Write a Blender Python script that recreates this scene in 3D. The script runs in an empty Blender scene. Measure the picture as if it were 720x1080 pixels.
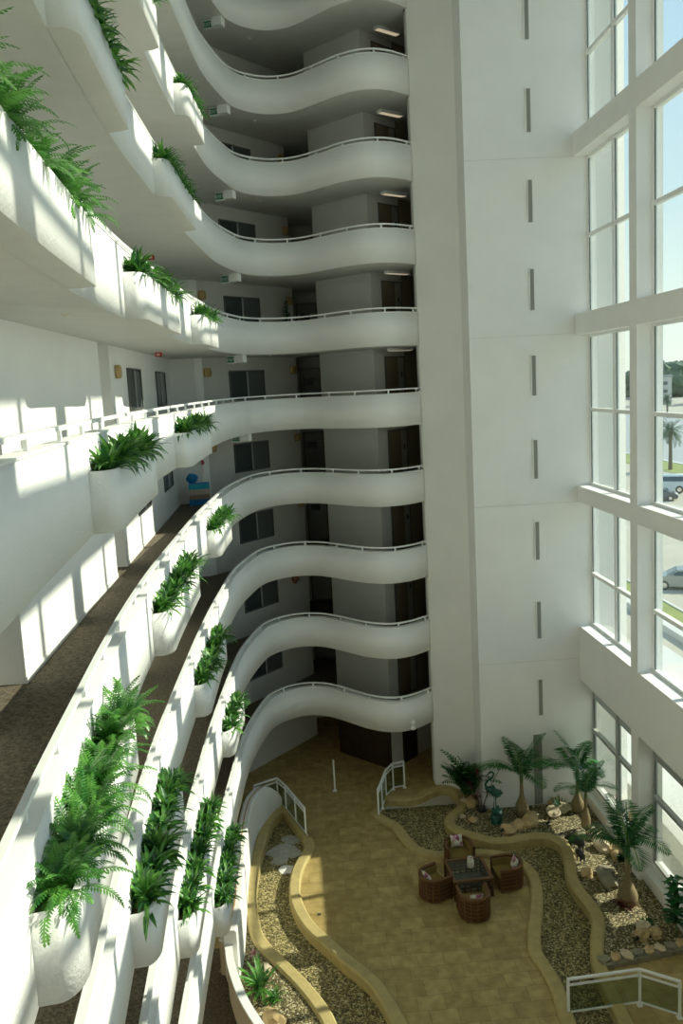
import bpy, bmesh, math, random
from mathutils import Vector, Matrix, geometry, noise
R = math.radians
C = bpy.context.scene.collection
SC = bpy.context.scene
ZO = 15.47                      # the lens stands this high above the lobby floor
RAIL0 = ZO - 0.396
def rail_z(k): return RAIL0 + 2.8 * k
def floor_z(k): return rail_z(k) - 1.07
DROP = 1.32
def soffit_z(k): return rail_z(k) - DROP
def ceil_z(k): return soffit_z(k + 1)
LEVELS = list(range(-4, 7))
ZTOP = floor_z(7)

# ------------------------------------------------------------------ materials
MATS = {}
def new_mat(name):
    m = bpy.data.materials.new(name); m.use_nodes = True
    MATS[name] = m
    return m, m.node_tree.nodes, m.node_tree.links, m.node_tree.nodes['Principled BSDF']
def plain(name, col, rough=.6, metal=0.0, bump=0.0, bscale=40, var=0.0, vscale=6, coat=0.0):
    m, N, L, P = new_mat(name)
    P.inputs['Base Color'].default_value = (*col, 1); P.inputs['Roughness'].default_value = rough
    P.inputs['Metallic'].default_value = metal
    if coat: P.inputs['Coat Weight'].default_value = coat
    tc = N.new('ShaderNodeTexCoord')
    if var:
        n = N.new('ShaderNodeTexNoise'); n.inputs['Scale'].default_value = vscale; n.inputs['Detail'].default_value = 5
        L.new(tc.outputs['Object'], n.inputs['Vector'])
        r = N.new('ShaderNodeValToRGB')
        r.color_ramp.elements[0].position = .3; r.color_ramp.elements[1].position = .7
        r.color_ramp.elements[0].color = (*[c * (1 - var) for c in col], 1)
        r.color_ramp.elements[1].color = (*[min(1, c * (1 + var)) for c in col], 1)
        L.new(n.outputs['Fac'], r.inputs['Fac']); L.new(r.outputs['Color'], P.inputs['Base Color'])
    if bump:
        n2 = N.new('ShaderNodeTexNoise'); n2.inputs['Scale'].default_value = bscale; n2.inputs['Detail'].default_value = 4
        L.new(tc.outputs['Object'], n2.inputs['Vector'])
        b = N.new('ShaderNodeBump'); b.inputs['Strength'].default_value = bump; b.inputs['Distance'].default_value = .02
        L.new(n2.outputs['Fac'], b.inputs['Height']); L.new(b.outputs['Normal'], P.inputs['Normal'])
    return m
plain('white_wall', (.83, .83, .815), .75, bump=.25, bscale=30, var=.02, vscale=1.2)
plain('white_trim', (.84, .85, .83), .45)
plain('white_metal', (.82, .83, .82), .35)
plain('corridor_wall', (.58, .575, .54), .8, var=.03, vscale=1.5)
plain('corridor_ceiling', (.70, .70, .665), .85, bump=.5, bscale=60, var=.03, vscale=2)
plain('slot_shade', (.26, .26, .23), .7)
plain('door_brown', (.17, .14, .09), .5, var=.1, vscale=3)
plain('door_grey', (.30, .30, .27), .5)
plain('dark_plate', (.03, .035, .045), .4)
plain('frame_dark', (.10, .105, .10), .5)
plain('frame_grey', (.40, .41, .40), .45)
plain('pane_dark', (.045, .06, .058), .22)
plain('pane_mid', (.10, .115, .11), .25)
plain('wood_panel', (.035, .018, .010), .45, var=.25, vscale=4)
plain('lift_metal', (.30, .26, .17), .35, metal=.3)
plain('sconce_gold', (.42, .30, .12), .45, metal=.2)
plain('curb_stone', (.42, .335, .14), .8, bump=.3, bscale=14, var=.10, vscale=5)
plain('stucco', (.78, .77, .73), .8, bump=.3, bscale=25, var=.03, vscale=2)
plain('stucco_beige', (.45, .36, .24), .8, var=.06)
plain('stain', (.50, .28, .10), .85, var=.25, vscale=9)
plain('rock', (.50, .36, .18), .85, bump=.8, bscale=9, var=.22, vscale=5)
plain('rock_pale', (.62, .52, .36), .85, bump=.7, bscale=9, var=.18, vscale=5)
plain('rock_grey', (.26, .24, .17), .85, bump=.7, bscale=9, var=.15, vscale=5)
plain('mineral', (.42, .41, .35), .8, bump=.6, bscale=12, var=.2, vscale=7)
plain('soil', (.10, .075, .045), .95, bump=.8, bscale=30, var=.3, vscale=20)
plain('rattan', (.07, .029, .010), .5, bump=.6, bscale=50, var=.3, vscale=24)
plain('rattan_light', (.135, .058, .018), .5, var=.25, vscale=30)
plain('cushion', (.20, .135, .03), .9, bump=.3, bscale=90, var=.06, vscale=20)
plain('ceramic', (.74, .70, .60), .35, var=.15, vscale=25)
plain('patina', (.012, .085, .062), .5, var=.35, vscale=12)
plain('bronze_dark', (.03, .028, .024), .45, var=.3, vscale=20)
plain('trunk', (.22, .17, .085), .85, bump=.5, bscale=25, var=.18, vscale=12)
plain('trunk_bark', (.17, .14, .10), .9, bump=.6, bscale=20, var=.2, vscale=8)
plain('stem_green', (.10, .15, .04), .6, var=.15, vscale=20)
plain('red_leaf', (.11, .02, .018), .5, var=.4, vscale=14)
plain('pink_flower', (.68, .38, .38), .6, var=.2, vscale=30)
plain('orange_flower', (.55, .20, .04), .6, var=.4, vscale=30)
plain('red_plastic', (.50, .02, .02), .4)
plain('black_rubber', (.025, .028, .03), .7)
plain('car_silver', (.30, .33, .33), .3, metal=.5, coat=.6)
plain('car_white', (.62, .68, .70), .35, coat=.5)
plain('car_dark', (.09, .10, .11), .35, coat=.5)
plain('car_glass', (.03, .07, .10), .08)
plain('chrome', (.7, .7, .7), .2, metal=1)
plain('asphalt', (.36, .38, .37), .9, var=.08, vscale=.4)
plain('concrete_out', (.46, .43, .34), .9, var=.10, vscale=.35)
plain('walk_out', (.60, .60, .55), .8)
plain('lawn', (.26, .30, .09), .95, var=.18, vscale=1.2)
plain('far_wall', (.55, .56, .54), .9)
plain('far_roof', (.30, .32, .33), .9)
plain('sand', (.66, .62, .52), .95, var=.1, vscale=.1)
plain('pink_toy', (.60, .10, .12), .6)
plain('green_face', (.02, .22, .10), .5)
plain('brass', (.45, .32, .12), .35, metal=.8)
def leaf_mat(name, c1, c2, vscale=2.2, rough=.42):
    m, N, L, P = new_mat(name)
    tc = N.new('ShaderNodeTexCoord'); n = N.new('ShaderNodeTexNoise'); n.inputs['Scale'].default_value = vscale
    n.inputs['Detail'].default_value = 3
    L.new(tc.outputs['Object'], n.inputs['Vector'])
    r = N.new('ShaderNodeValToRGB')
    r.color_ramp.elements[0].position = .34; r.color_ramp.elements[1].position = .66
    r.color_ramp.elements[0].color = (*c1, 1); r.color_ramp.elements[1].color = (*c2, 1)
    L.new(n.outputs['Fac'], r.inputs['Fac']); L.new(r.outputs['Color'], P.inputs['Base Color'])
    P.inputs['Roughness'].default_value = rough
    tr = N.new('ShaderNodeBsdfTranslucent'); L.new(r.outputs['Color'], tr.inputs['Color'])
    mx = N.new('ShaderNodeMixShader'); mx.inputs[0].default_value = .22
    out = N['Material Output']
    L.new(P.outputs[0], mx.inputs[1]); L.new(tr.outputs[0], mx.inputs[2]); L.new(mx.outputs[0], out.inputs['Surface'])
leaf_mat('fern_green', (.025, .15, .025), (.15, .40, .07), 7, .35)
leaf_mat('leaf_green', (.022, .13, .022), (.16, .38, .06), 7, .35)
leaf_mat('leaf_dark', (.012, .07, .02), (.045, .17, .045), 7)
leaf_mat('palm_green', (.010, .07, .022), (.03, .20, .035), 3)
leaf_mat('tree_green', (.06, .12, .07), (.12, .20, .12), .4, .8)
def glass_mat():
    for name, tint, rough, f0 in (('window_glass', (.94, .955, .875), .03, .035), ('guard_glass', (.72, .78, .72), .05, .05)):
        m, N, L, P = new_mat(name); N.remove(P)
        t = N.new('ShaderNodeBsdfTransparent'); t.inputs['Color'].default_value = (*tint, 1)
        g = N.new('ShaderNodeBsdfGlossy'); g.inputs['Roughness'].default_value = rough
        lw = N.new('ShaderNodeLayerWeight'); lw.inputs['Blend'].default_value = .5
        pw = N.new('ShaderNodeMath'); pw.operation = 'POWER'; pw.inputs[1].default_value = 5
        ma = N.new('ShaderNodeMath'); ma.operation = 'MULTIPLY_ADD'; ma.inputs[1].default_value = .9; ma.inputs[2].default_value = f0
        mx = N.new('ShaderNodeMixShader')
        L.new(lw.outputs['Facing'], pw.inputs[0]); L.new(pw.outputs[0], ma.inputs[0]); L.new(ma.outputs[0], mx.inputs[0])
        L.new(t.outputs[0], mx.inputs[1]); L.new(g.outputs[0], mx.inputs[2])
        L.new(mx.outputs[0], N['Material Output'].inputs['Surface'])
glass_mat()
def glow():
    m, N, L, P = new_mat('lamp_glow'); P.inputs['Emission Color'].default_value = (1, .82, .55, 1); P.inputs['Emission Strength'].default_value = 0.35
glow()
def carpet_mat():
    m, N, L, P = new_mat('carpet')
    tc = N.new('ShaderNodeTexCoord'); n = N.new('ShaderNodeTexNoise'); n.inputs['Scale'].default_value = 22; n.inputs['Detail'].default_value = 6
    n.inputs['Roughness'].default_value = .8
    L.new(tc.outputs['Object'], n.inputs['Vector'])
    r = N.new('ShaderNodeValToRGB'); r.color_ramp.elements[0].position = .4; r.color_ramp.elements[1].position = .62
    r.color_ramp.elements[0].color = (.045, .036, .024, 1); r.color_ramp.elements[1].color = (.20, .165, .11, 1)
    L.new(n.outputs['Fac'], r.inputs['Fac']); L.new(r.outputs['Color'], P.inputs['Base Color']); P.inputs['Roughness'].default_value = .95
carpet_mat()
def tile_mat():
    m, N, L, P = new_mat('lobby_tile')
    tc = N.new('ShaderNodeTexCoord')
    nz = N.new('ShaderNodeTexNoise'); nz.inputs['Scale'].default_value = 1.6; nz.inputs['Detail'].default_value = 3
    L.new(tc.outputs['Object'], nz.inputs['Vector'])
    mixv = N.new('ShaderNodeMix'); mixv.data_type = 'VECTOR'; mixv.inputs[0].default_value = .11
    L.new(tc.outputs['Object'], mixv.inputs[4]); L.new(nz.outputs['Color'], mixv.inputs[5])
    br = N.new('ShaderNodeTexBrick'); br.inputs['Scale'].default_value = 1.0
    br.inputs['Brick Width'].default_value = .62; br.inputs['Row Height'].default_value = .46; br.inputs['Mortar Size'].default_value = .011
    br.inputs['Mortar Smooth'].default_value = .5
    br.inputs['Color1'].default_value = (.46, .36, .16, 1); br.inputs['Color2'].default_value = (.36, .275, .11, 1)
    br.inputs['Mortar'].default_value = (.29, .215, .09, 1); br.offset = .37
    L.new(mixv.outputs[1], br.inputs['Vector'])
    n = N.new('ShaderNodeTexNoise'); n.inputs['Scale'].default_value = 3.2; n.inputs['Detail'].default_value = 7
    L.new(tc.outputs['Object'], n.inputs['Vector'])
    r = N.new('ShaderNodeValToRGB'); r.color_ramp.elements[0].position = .32; r.color_ramp.elements[1].position = .7
    r.color_ramp.elements[0].color = (.74, .68, .55, 1); r.color_ramp.elements[1].color = (1.12, 1.1, 1.02, 1)
    L.new(n.outputs['Fac'], r.inputs['Fac'])
    mx = N.new('ShaderNodeMix'); mx.data_type = 'RGBA'; mx.blend_type = 'MULTIPLY'; mx.inputs[0].default_value = 1
    L.new(br.outputs['Color'], mx.inputs[6]); L.new(r.outputs['Color'], mx.inputs[7])
    L.new(mx.outputs[2], P.inputs['Base Color']); P.inputs['Roughness'].default_value = .55
tile_mat()
def pebble_mat(name, cols, scale=26):
    m, N, L, P = new_mat(name)
    tc = N.new('ShaderNodeTexCoord'); v = N.new('ShaderNodeTexVoronoi'); v.inputs['Scale'].default_value = scale
    L.new(tc.outputs['Object'], v.inputs['Vector'])
    s = N.new('ShaderNodeSeparateColor'); L.new(v.outputs['Color'], s.inputs[0])
    r = N.new('ShaderNodeValToRGB'); r.color_ramp.interpolation = 'CONSTANT'
    e = r.color_ramp.elements
    while len(e) < len(cols): e.new(.5)
    for i, c in enumerate(cols): e[i].position = i / len(cols); e[i].color = (*c, 1)
    L.new(s.outputs[0], r.inputs['Fac'])
    L.new(r.outputs['Color'], P.inputs['Base Color'])
    b = N.new('ShaderNodeBump'); b.inputs['Strength'].default_value = 1; b.inputs['Distance'].default_value = .03; b.invert = True
    L.new(v.outputs['Distance'], b.inputs['Height']); L.new(b.outputs['Normal'], P.inputs['Normal'])
    P.inputs['Roughness'].default_value = .7
pebble_mat('pond_pebbles', [(.05, .045, .015), (.19, .155, .05), (.33, .27, .10), (.10, .085, .03), (.50, .43, .22), (.22, .175, .06)], 24)
pebble_mat('garden_gravel', [(.045, .034, .012), (.16, .122, .042), (.32, .27, .13), (.085, .065, .024), (.52, .46, .29), (.15, .12, .048)], 24)
pebble_mat('pillow_print', [(.62, .58, .52), (.55, .30, .36), (.66, .62, .50), (.30, .10, .16), (.64, .58, .60), (.60, .52, .34)], 9)
pebble_mat('jar_mosaic', [(.70, .66, .56), (.78, .75, .66), (.55, .50, .38), (.74, .70, .60)], 22)
def towel_mat():
    m, N, L, P = new_mat('beach_towel')
    tc = N.new('ShaderNodeTexCoord'); s = N.new('ShaderNodeSeparateXYZ'); L.new(tc.outputs['Object'], s.inputs[0])
    r = N.new('ShaderNodeValToRGB'); r.color_ramp.interpolation = 'CONSTANT'
    e = r.color_ramp.elements
    cols = [(0, (.02, .22, .50)), (.25, (.30, .22, .16)), (.42, (.55, .45, .36)), (.62, (.03, .42, .50)), (.8, (.05, .24, .55)), (.9, (.35, .60, .65))]
    while len(e) < len(cols): e.new(.5)
    for i, (p, c) in enumerate(cols): e[i].position = p; e[i].color = (*c, 1)
    L.new(s.outputs['Z'], r.inputs['Fac']); L.new(r.outputs['Color'], P.inputs['Base Color']); P.inputs['Roughness'].default_value = .9
towel_mat()
M = MATS

# ------------------------------------------------------------------ mesh helpers
class MB:
    def __init__(s): s.v = []; s.f = []; s.m = []; s.mats = []; s.mi = 0; s.sm = []; s.smooth = False
    def mat(s, name):
        if name not in s.mats: s.mats.append(name)
        s.mi = s.mats.index(name); return s
    def add(s, vs, fs):
        o = len(s.v); s.v += [tuple(p) for p in vs]
        for f in fs: s.f.append(tuple(o + i for i in f)); s.m.append(s.mi); s.sm.append(s.smooth)
        return s
    def box(s, lo, hi, M4=None):
        x0, y0, z0 = lo; x1, y1, z1 = hi
        vs = [(x0, y0, z0), (x1, y0, z0), (x1, y1, z0), (x0, y1, z0), (x0, y0, z1), (x1, y0, z1), (x1, y1, z1), (x0, y1, z1)]
        if M4 is not None: vs = [M4 @ Vector(p) for p in vs]
        return s.add(vs, [(0, 3, 2, 1), (4, 5, 6, 7), (0, 1, 5, 4), (1, 2, 6, 5), (2, 3, 7, 6), (3, 0, 4, 7)])
    def bbox(s, lo, hi, b, M4=None):          # box with chamfered edges
        x0, y0, z0 = lo; x1, y1, z1 = hi
        bm = bmesh.new(); bmesh.ops.create_cube(bm, size=1)
        for v in bm.verts: v.co = Vector(((x0 + x1) / 2 + v.co.x * (x1 - x0), (y0 + y1) / 2 + v.co.y * (y1 - y0), (z0 + z1) / 2 + v.co.z * (z1 - z0)))
        bmesh.ops.bevel(bm, geom=list(bm.edges), offset=b, segments=2, affect='EDGES', profile=.5)
        s.from_bm(bm, M4); return s
    def from_bm(s, bm, M4=None):
        bm.verts.index_update()
        vs = [(M4 @ v.co) if M4 is not None else v.co.copy() for v in bm.verts]
        fs = [tuple(v.index for v in f.verts) for f in bm.faces]; bm.free(); s.add(vs, fs)
    def prism(s, poly, z0, z1):
        n = len(poly)
        a = sum(poly[i][0] * poly[(i + 1) % n][1] - poly[(i + 1) % n][0] * poly[i][1] for i in range(n))
        if a < 0: poly = poly[::-1]
        vs = [(x, y, z0) for x, y in poly] + [(x, y, z1) for x, y in poly]
        fs = [(i, (i + 1) % n, n + (i + 1) % n, n + i) for i in range(n)]
        tri = geometry.tessellate_polygon([[Vector((x, y, 0)) for x, y in poly]])
        for t in tri:
            p = [poly[i] for i in t]
            ar = (p[1][0] - p[0][0]) * (p[2][1] - p[0][1]) - (p[2][0] - p[0][0]) * (p[1][1] - p[0][1])
            t = t if ar > 0 else t[::-1]
            fs.append(tuple(n + i for i in t)); fs.append(tuple(reversed(t)))
        return s.add(vs, fs)
    def sweep(s, prof, pts, closed_prof=True, caps=True, up=Vector((0, 0, 1))):
        # prof: list of (offset to the right of travel, height); pts: list of (x,y,z)
        pts = [Vector(p) for p in pts]; n = len(pts); k = len(prof); vs = []
        for i, p in enumerate(pts):
            t0 = (p - pts[i - 1]) if i else (pts[1] - p); t1 = (pts[i + 1] - p) if i < n - 1 else (p - pts[i - 1])
            t = (t0.normalized() + t1.normalized()); t.z = 0; t.normalize()
            nn = Vector((t.y, -t.x, 0)); c = max(.4, nn.dot(Vector((t1.y, -t1.x, 0)).normalized()))
            for a, h in prof: vs.append(p + nn * (a / c) + Vector((0, 0, h)))
        fs = []
        for i in range(n - 1):
            for j in range(k if closed_prof else k - 1):
                fs.append((i * k + j, i * k + (j + 1) % k, (i + 1) * k + (j + 1) % k, (i + 1) * k + j))
        if caps and closed_prof: fs += [tuple(range(k))[::-1], tuple((n - 1) * k + j for j in range(k))]
        return s.add(vs, fs)
    def tube(s, pts, rad, seg=8, caps=True):
        pts = [Vector(p) for p in pts]; n = len(pts); rad = rad if isinstance(rad, (list, tuple)) else [rad] * n; vs = []
        ref = Vector((0, 0, 1))
        for i, p in enumerate(pts):
            t = (pts[min(i + 1, n - 1)] - pts[max(i - 1, 0)]).normalized()
            a = t.cross(ref)
            if a.length < .05: a = t.cross(Vector((1, 0, 0)))
            a.normalize(); b = t.cross(a)
            for j in range(seg):
                an = 2 * math.pi * j / seg; vs.append(p + (a * math.cos(an) + b * math.sin(an)) * rad[i])
        fs = [(i * seg + j, i * seg + (j + 1) % seg, (i + 1) * seg + (j + 1) % seg, (i + 1) * seg + j) for i in range(n - 1) for j in range(seg)]
        if caps: fs += [tuple(range(seg))[::-1], tuple((n - 1) * seg + j for j in range(seg))]
        return s.add(vs, fs)
    def lathe(s, prof, c=(0, 0, 0), seg=20):
        vs = []; k = len(prof)
        for j in range(seg):
            an = 2 * math.pi * j / seg
            for r_, z in prof: vs.append((c[0] + r_ * math.cos(an), c[1] + r_ * math.sin(an), c[2] + z))
        fs = [(j * k + i, ((j + 1) % seg) * k + i, ((j + 1) % seg) * k + i + 1, j * k + i + 1) for j in range(seg) for i in range(k - 1)]
        return s.add(vs, fs)
    def blob(s, c, r, sub=2, amp=.25, freq=1.5, seed=0, squash=(1, 1, 1), flat=False):
        bm = bmesh.new(); bmesh.ops.create_icosphere(bm, subdivisions=sub, radius=1)
        for v in bm.verts:
            d = 1 + amp * noise.noise(v.co * freq + Vector((seed * 7.3, seed * 3.1, seed)))
            v.co = Vector((v.co.x * r * d * squash[0], v.co.y * r * d * squash[1], v.co.z * r * d * squash[2])) + Vector(c)
        s.from_bm(bm); return s
    def build(s, name, mat=None, parent=None, loc=None, bevel=0):
        me = bpy.data.meshes.new(name); me.from_pydata(s.v, [], s.f)
        if s.mats:
            for n_ in s.mats: me.materials.append(M[n_])
            me.polygons.foreach_set('material_index', s.m)
        else: me.materials.append(M[mat])
        me.polygons.foreach_set('use_smooth', s.sm); me.update()
        o = bpy.data.objects.new(name, me); C.objects.link(o)
        if parent is not None: o.parent = parent
        if loc is not None: o.location = loc
        if bevel:
            md = o.modifiers.new('bevel', 'BEVEL'); md.width = bevel; md.segments = 2; md.limit_method = 'ANGLE'
        return o
def tag(o, label, cat, group=None, kind=None):
    o['label'] = label; o['category'] = cat
    if group: o['group'] = group
    if kind: o['kind'] = kind
    return o
def empty(name, loc=(0, 0, 0), rz=0, label=None, cat=None, group=None):
    o = bpy.data.objects.new(name, None); C.objects.link(o); o.location = loc; o.rotation_euler = (0, 0, rz); o.empty_display_size = .2
    if label: tag(o, label, cat, group)
    return o
def struct(o, label=None):
    o['kind'] = 'structure'
    if label: o['label'] = label
    return o
def copy_tree(o, parent=None):
    c = o.copy(); C.objects.link(c)
    if parent is not None: c.parent = parent
    for ch in list(o.children): copy_tree(ch, c)
    return c

def catmull(pts, n=6):
    P = [Vector(p) for p in pts]; out = []
    for i in range(len(P) - 1):
        p0 = P[max(i - 1, 0)]; p1 = P[i]; p2 = P[i + 1]; p3 = P[min(i + 2, len(P) - 1)]
        for j in range(n):
            t = j / n
            out.append(.5 * ((2 * p1) + (p2 - p0) * t + (2 * p0 - 5 * p1 + 4 * p2 - p3) * t * t + (3 * p1 - p0 - 3 * p2 + p3) * t ** 3))
    out.append(P[-1]); return out
def resample(pts, step):
    out = [pts[0].copy()]; acc = 0; prev = pts[0]
    for p in pts[1:]:
        d = (p - prev).length
        while acc + d >= step:
            t = (step - acc) / d; prev = prev.lerp(p, t); out.append(prev.copy()); d = (p - prev).length; acc = 0
        acc += d; prev = p
    if (out[-1] - pts[-1]).length > 1e-3: out.append(pts[-1].copy())
    return out
RC = [(4.95, 29.98), (4.3, 29.47), (3.69, 29.23), (3.1, 29.33), (2.53, 29.72), (2.08, 30.2), (1.63, 30.68), (1.12, 31.15), (.56, 31.37), (-.05, 31.33), (-.65, 30.97),
      (-1.08, 30.45), (-1.33, 29.82), (-1.65, 28.53), (-1.89, 27.26), (-2.03, 25.94), (-2.12, 24.55), (-2.22, 23.1), (-2.31, 21.5), (-2.37, 20), (-2.42, 18), (-2.46, 16.3),
      (-2.49, 14.6), (-2.48, 13), (-2.45, 11.7), (-2.40, 10.3), (-2.33, 9), (-2.25, 7.6), (-2.17, 6.4), (-2.05, 5), (-1.85, 3.5), (-1.5, 2), (-.9, .6), (0, -.5), (1.2, -1.2),
      (3, -1.6), (6, -1.8), (9.8, -1.9)]
RAILC = resample(catmull([(x, y, 0) for x, y in RC], 8), .18)     # travel: from the back wall towards the viewer; atrium is on the left of travel
def offs(pts, d):
    out = []
    for i, p in enumerate(pts):
        t = (pts[min(i + 1, len(pts) - 1)] - pts[max(i - 1, 0)]).normalized()
        out.append(p + Vector((-t.y, t.x, 0)) * d)                 # d>0 : towards the atrium
    return out

# ------------------------------------------------------------------ room shell
# lobby floor with openings for the two pond/garden regions
CURB_P = [(2.45, 28.1), (2.65, 27.57), (3.05, 27.06), (3.25, 26.28), (3.55, 25.5), (4.02, 25.13), (4.6, 25.03), (5.42, 25.01), (6.06, 24.84), (6.56, 24.46), (6.8, 23.8), (6.76, 23.1), (6.6, 22.41),
          (6.32, 21.66), (6.06, 20.96), (5.87, 20.22), (5.91, 19.8), (5.98, 19.32), (6.0, 18.79), (5.92, 17.96), (5.8, 16.6)]
CURB_R = [(3.05, 29.0), (3.6, 28.86), (4.05, 28.9), (4.58, 29.26), (5.11, 29.48), (5.55, 29.2), (5.69, 28.48), (5.50, 27.84), (5.08, 27.37), (4.92, 26.87), (5.22, 26.3), (5.75, 25.89), (6.21, 25.62),
          (6.8, 25.62), (7.42, 25.73), (7.96, 25.62), (8.26, 25.25), (8.31, 24.71), (8.14, 24.02), (7.97, 23.37), (7.94, 22.63), (8.02, 22.01), (8.02, 21.42), (7.85, 20.9), (7.56, 20.24), (7.36, 19.61),
          (7.28, 18.85), (7.25, 18.13), (7.2, 16.6)]
CURB_LI = [(-.02, 26.6), (.04, 26.06), (-.24, 25.34), (-.43, 24.63), (-.50, 23.82), (-.45, 23.16), (-.25, 22.4), (.03, 21.78), (.43, 21.17), (.86, 20.48), (1.25, 19.93), (1.59, 19.31), (1.91, 18.2), (2.15, 17.0)]
CURB_LO = [(-.95, 28.75), (-1.32, 28.13), (-1.49, 27.45), (-1.61, 26.63), (-1.75, 25.56), (-1.84, 24.42), (-1.84, 23.49), (-1.74, 22.6), (-1.58, 21.77), (-1.28, 21.15), (-.87, 20.51), (-.46, 19.86), (-.1, 19.2), (.16, 18.6), (.3, 18.1), (.6, 17.0)]
def c2(pts, n=4): return [(p.x, p.y) for p in catmull([(x, y, 0) for x, y in pts], n)]
kP, kR, kLI, kLO = c2(CURB_P), c2(CURB_R), c2(CURB_LI), c2(CURB_LO)
REG_R = kP + [(7.2, 16.6)] + [p for p in kR[::-1] if p[1] < 19.35] + [(7.38, 19.42), (10.01, 19.92), (10.01, 27.73), (6.29, 27.73), (6.3, 28.8), (5.75, 29.2)] + [p for p in kR[:22]][::-1]
REG_L = [(-.98, 29.05)] + kLI + [(.6, 17.0), (-1.3, 17.0), (-2.0, 20.5), (-2.02, 24), (-1.95, 26.6), (-1.7, 27.6), (-1.3, 28.6)]
def floor_with_holes(outer, holes, z, th):
    loops = [[Vector((x, y, 0)) for x, y in outer]] + [[Vector((x, y, 0)) for x, y in h] for h in holes]
    flat = [v for l in loops for v in l]; mb = MB()
    tri = geometry.tessellate_polygon(loops); fs = []
    for t in tri:
        p = [flat[i] for i in t]; ar = (p[1] - p[0]).cross(p[2] - p[0]).z
        fs.append(t if ar > 0 else t[::-1])
    mb.add([(v.x, v.y, z) for v in flat], fs)
    for l in loops:
        n = len(l); vs = [(v.x, v.y, z) for v in l] + [(v.x, v.y, z - th) for v in l]
        mb.add(vs, [(i, (i + 1) % n, n + (i + 1) % n, n + i) for i in range(n)])
    return mb
OUT = [(-4.8, -5), (10.5, -5), (10.5, 27.9), (8.5, 27.9), (8.5, 38.2), (-4.8, 38.2)]
struct(floor_with_holes(OUT, [REG_R, REG_L], 0, .3).build('floor', 'lobby_tile'), 'beige stone tiled lobby floor at the bottom of the atrium')
# beds
o = MB().prism(REG_R, -.36, -.2).build('pebble_bed', 'pond_pebbles')
tag(o, 'golden pebble bed of the winding dry stream right of the sitting area', 'pebbles', kind='stuff')
o = MB().prism(REG_L, -.36, -.2).build('pebble_bed', 'pond_pebbles')
tag(o, 'golden pebble bed of the dry stream at the left of the patio, with sunny patches', 'pebbles', kind='stuff')
GR = [(5.75, 29.15), (6.28, 28.75), (6.28, 27.72), (10.18, 27.72), (10.18, 19.95), (7.38, 19.45)] + [p for p in kR[::-1] if 19.5 < p[1] and p[0] > 5.3 and not (p[0] < 5.6 and p[1] < 27)][:] 
iR = [p for p in kR if p[1] > 19.5]
# garden polygon: follow the outer curb from its lower end back to the wall corner
idx0 = min(range(len(kR)), key=lambda i: (kR[i][0] - 5.55) ** 2 + (kR[i][1] - 29.2) ** 2)
idx1 = min(range(len(kR)), key=lambda i: (kR[i][0] - 7.36) ** 2 + (kR[i][1] - 19.61) ** 2)
GR = [(6.28, 28.75), (6.28, 27.72), (10.0, 27.72), (10.0, 19.88)] + kR[idx0:idx1 + 1][::-1]
o = MB().prism(GR, -.2, .06).build('gravel_bed', 'garden_gravel')
tag(o, 'brown and cream gravel of the planted garden along the windows', 'gravel', kind='stuff')
i0 = min(range(len(kLO)), key=lambda i: abs(kLO[i][1] - 22.5))
o = MB().prism([(-1.98, 22.6), (-2.0, 20.5), (-1.3, 17.02), (.55, 17.02)] + kLO[i0:][::-1], -.2, .03).build('gravel_bed', 'garden_gravel')
tag(o, 'gravel strip with a plant between white wall and left stream curb', 'gravel', kind='stuff')
def curb(pts, label, w=.36, z0=-.2, z1=.13):
    pr = [(-w / 2, z0), (-w / 2, z1 - .05), (-w / 2 + .05, z1), (w / 2 - .05, z1), (w / 2, z1 - .05), (w / 2, z0)]
    mb = MB(); mb.smooth = False
    mb.sweep(pr, [(x, y, 0) for x, y in pts]); o = mb.build('garden_curb', 'curb_stone')
    return tag(o, label, 'curb', 'winding curbs of the dry streams')
curb(kP, 'low sand coloured curb winding along the right edge of the patio behind the armchairs')
curb(kR, 'wavy sand coloured curb between the right dry stream and the planted garden')
curb(kLI, 'curved sand coloured curb at the left edge of the patio beside the sunny floor patch')
curb(kLO, 'outer sand coloured curb of the left stream, beside the white stucco wall')
for pts, lb in (([(-.93, 29.1), (-.02, 26.6)], 'straight low curb under the left glass railing'), ([(2.42, 28.1), (3.0, 29.1)], 'short straight curb under the glass railing near the back corridor')):
    curb(pts, lb, .2)
# walls ---------------------------------------------------------------
def wall(pts, name, label, mat='white_wall', z0=-.3, z1=None, th=.2, side=1):
    mb = MB(); a, b = (0, th) if side > 0 else (-th, 0)
    mb.sweep([(a, z0), (a, z1 or ZTOP), (b, z1 or ZTOP), (b, z0)], [(x, y, 0) for x, y in pts])
    return struct(mb.build(name, mat), label)
PA, PB = Vector((-2.84, 31.35, 0)), Vector((.7, 35.3, 0))
wall([(-4, -5), (-4, 10.2), (-4.9, 10.2), (-4.9, 12.2), (-4, 12.2), (-4, 19.15), (-4.6, 19.15), (-4.6, 20.3), (-4, 20.3), (-4, 31.15), (-3.1, 31.15), (-2.84, 31.35)], 'wall_left', 'pale corridor wall behind the left balconies', side=-1)
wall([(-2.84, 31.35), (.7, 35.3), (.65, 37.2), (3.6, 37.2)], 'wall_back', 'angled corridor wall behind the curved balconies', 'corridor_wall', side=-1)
wall([(2.3, 37.2), (1.6, 33.4), (3.53, 31.4), (5.4, 33.2), (8.3, 36.1)], 'wall_back.001', 'pale lift shaft wall at the back corridors', 'corridor_wall', side=-1, th=.15)
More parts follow.
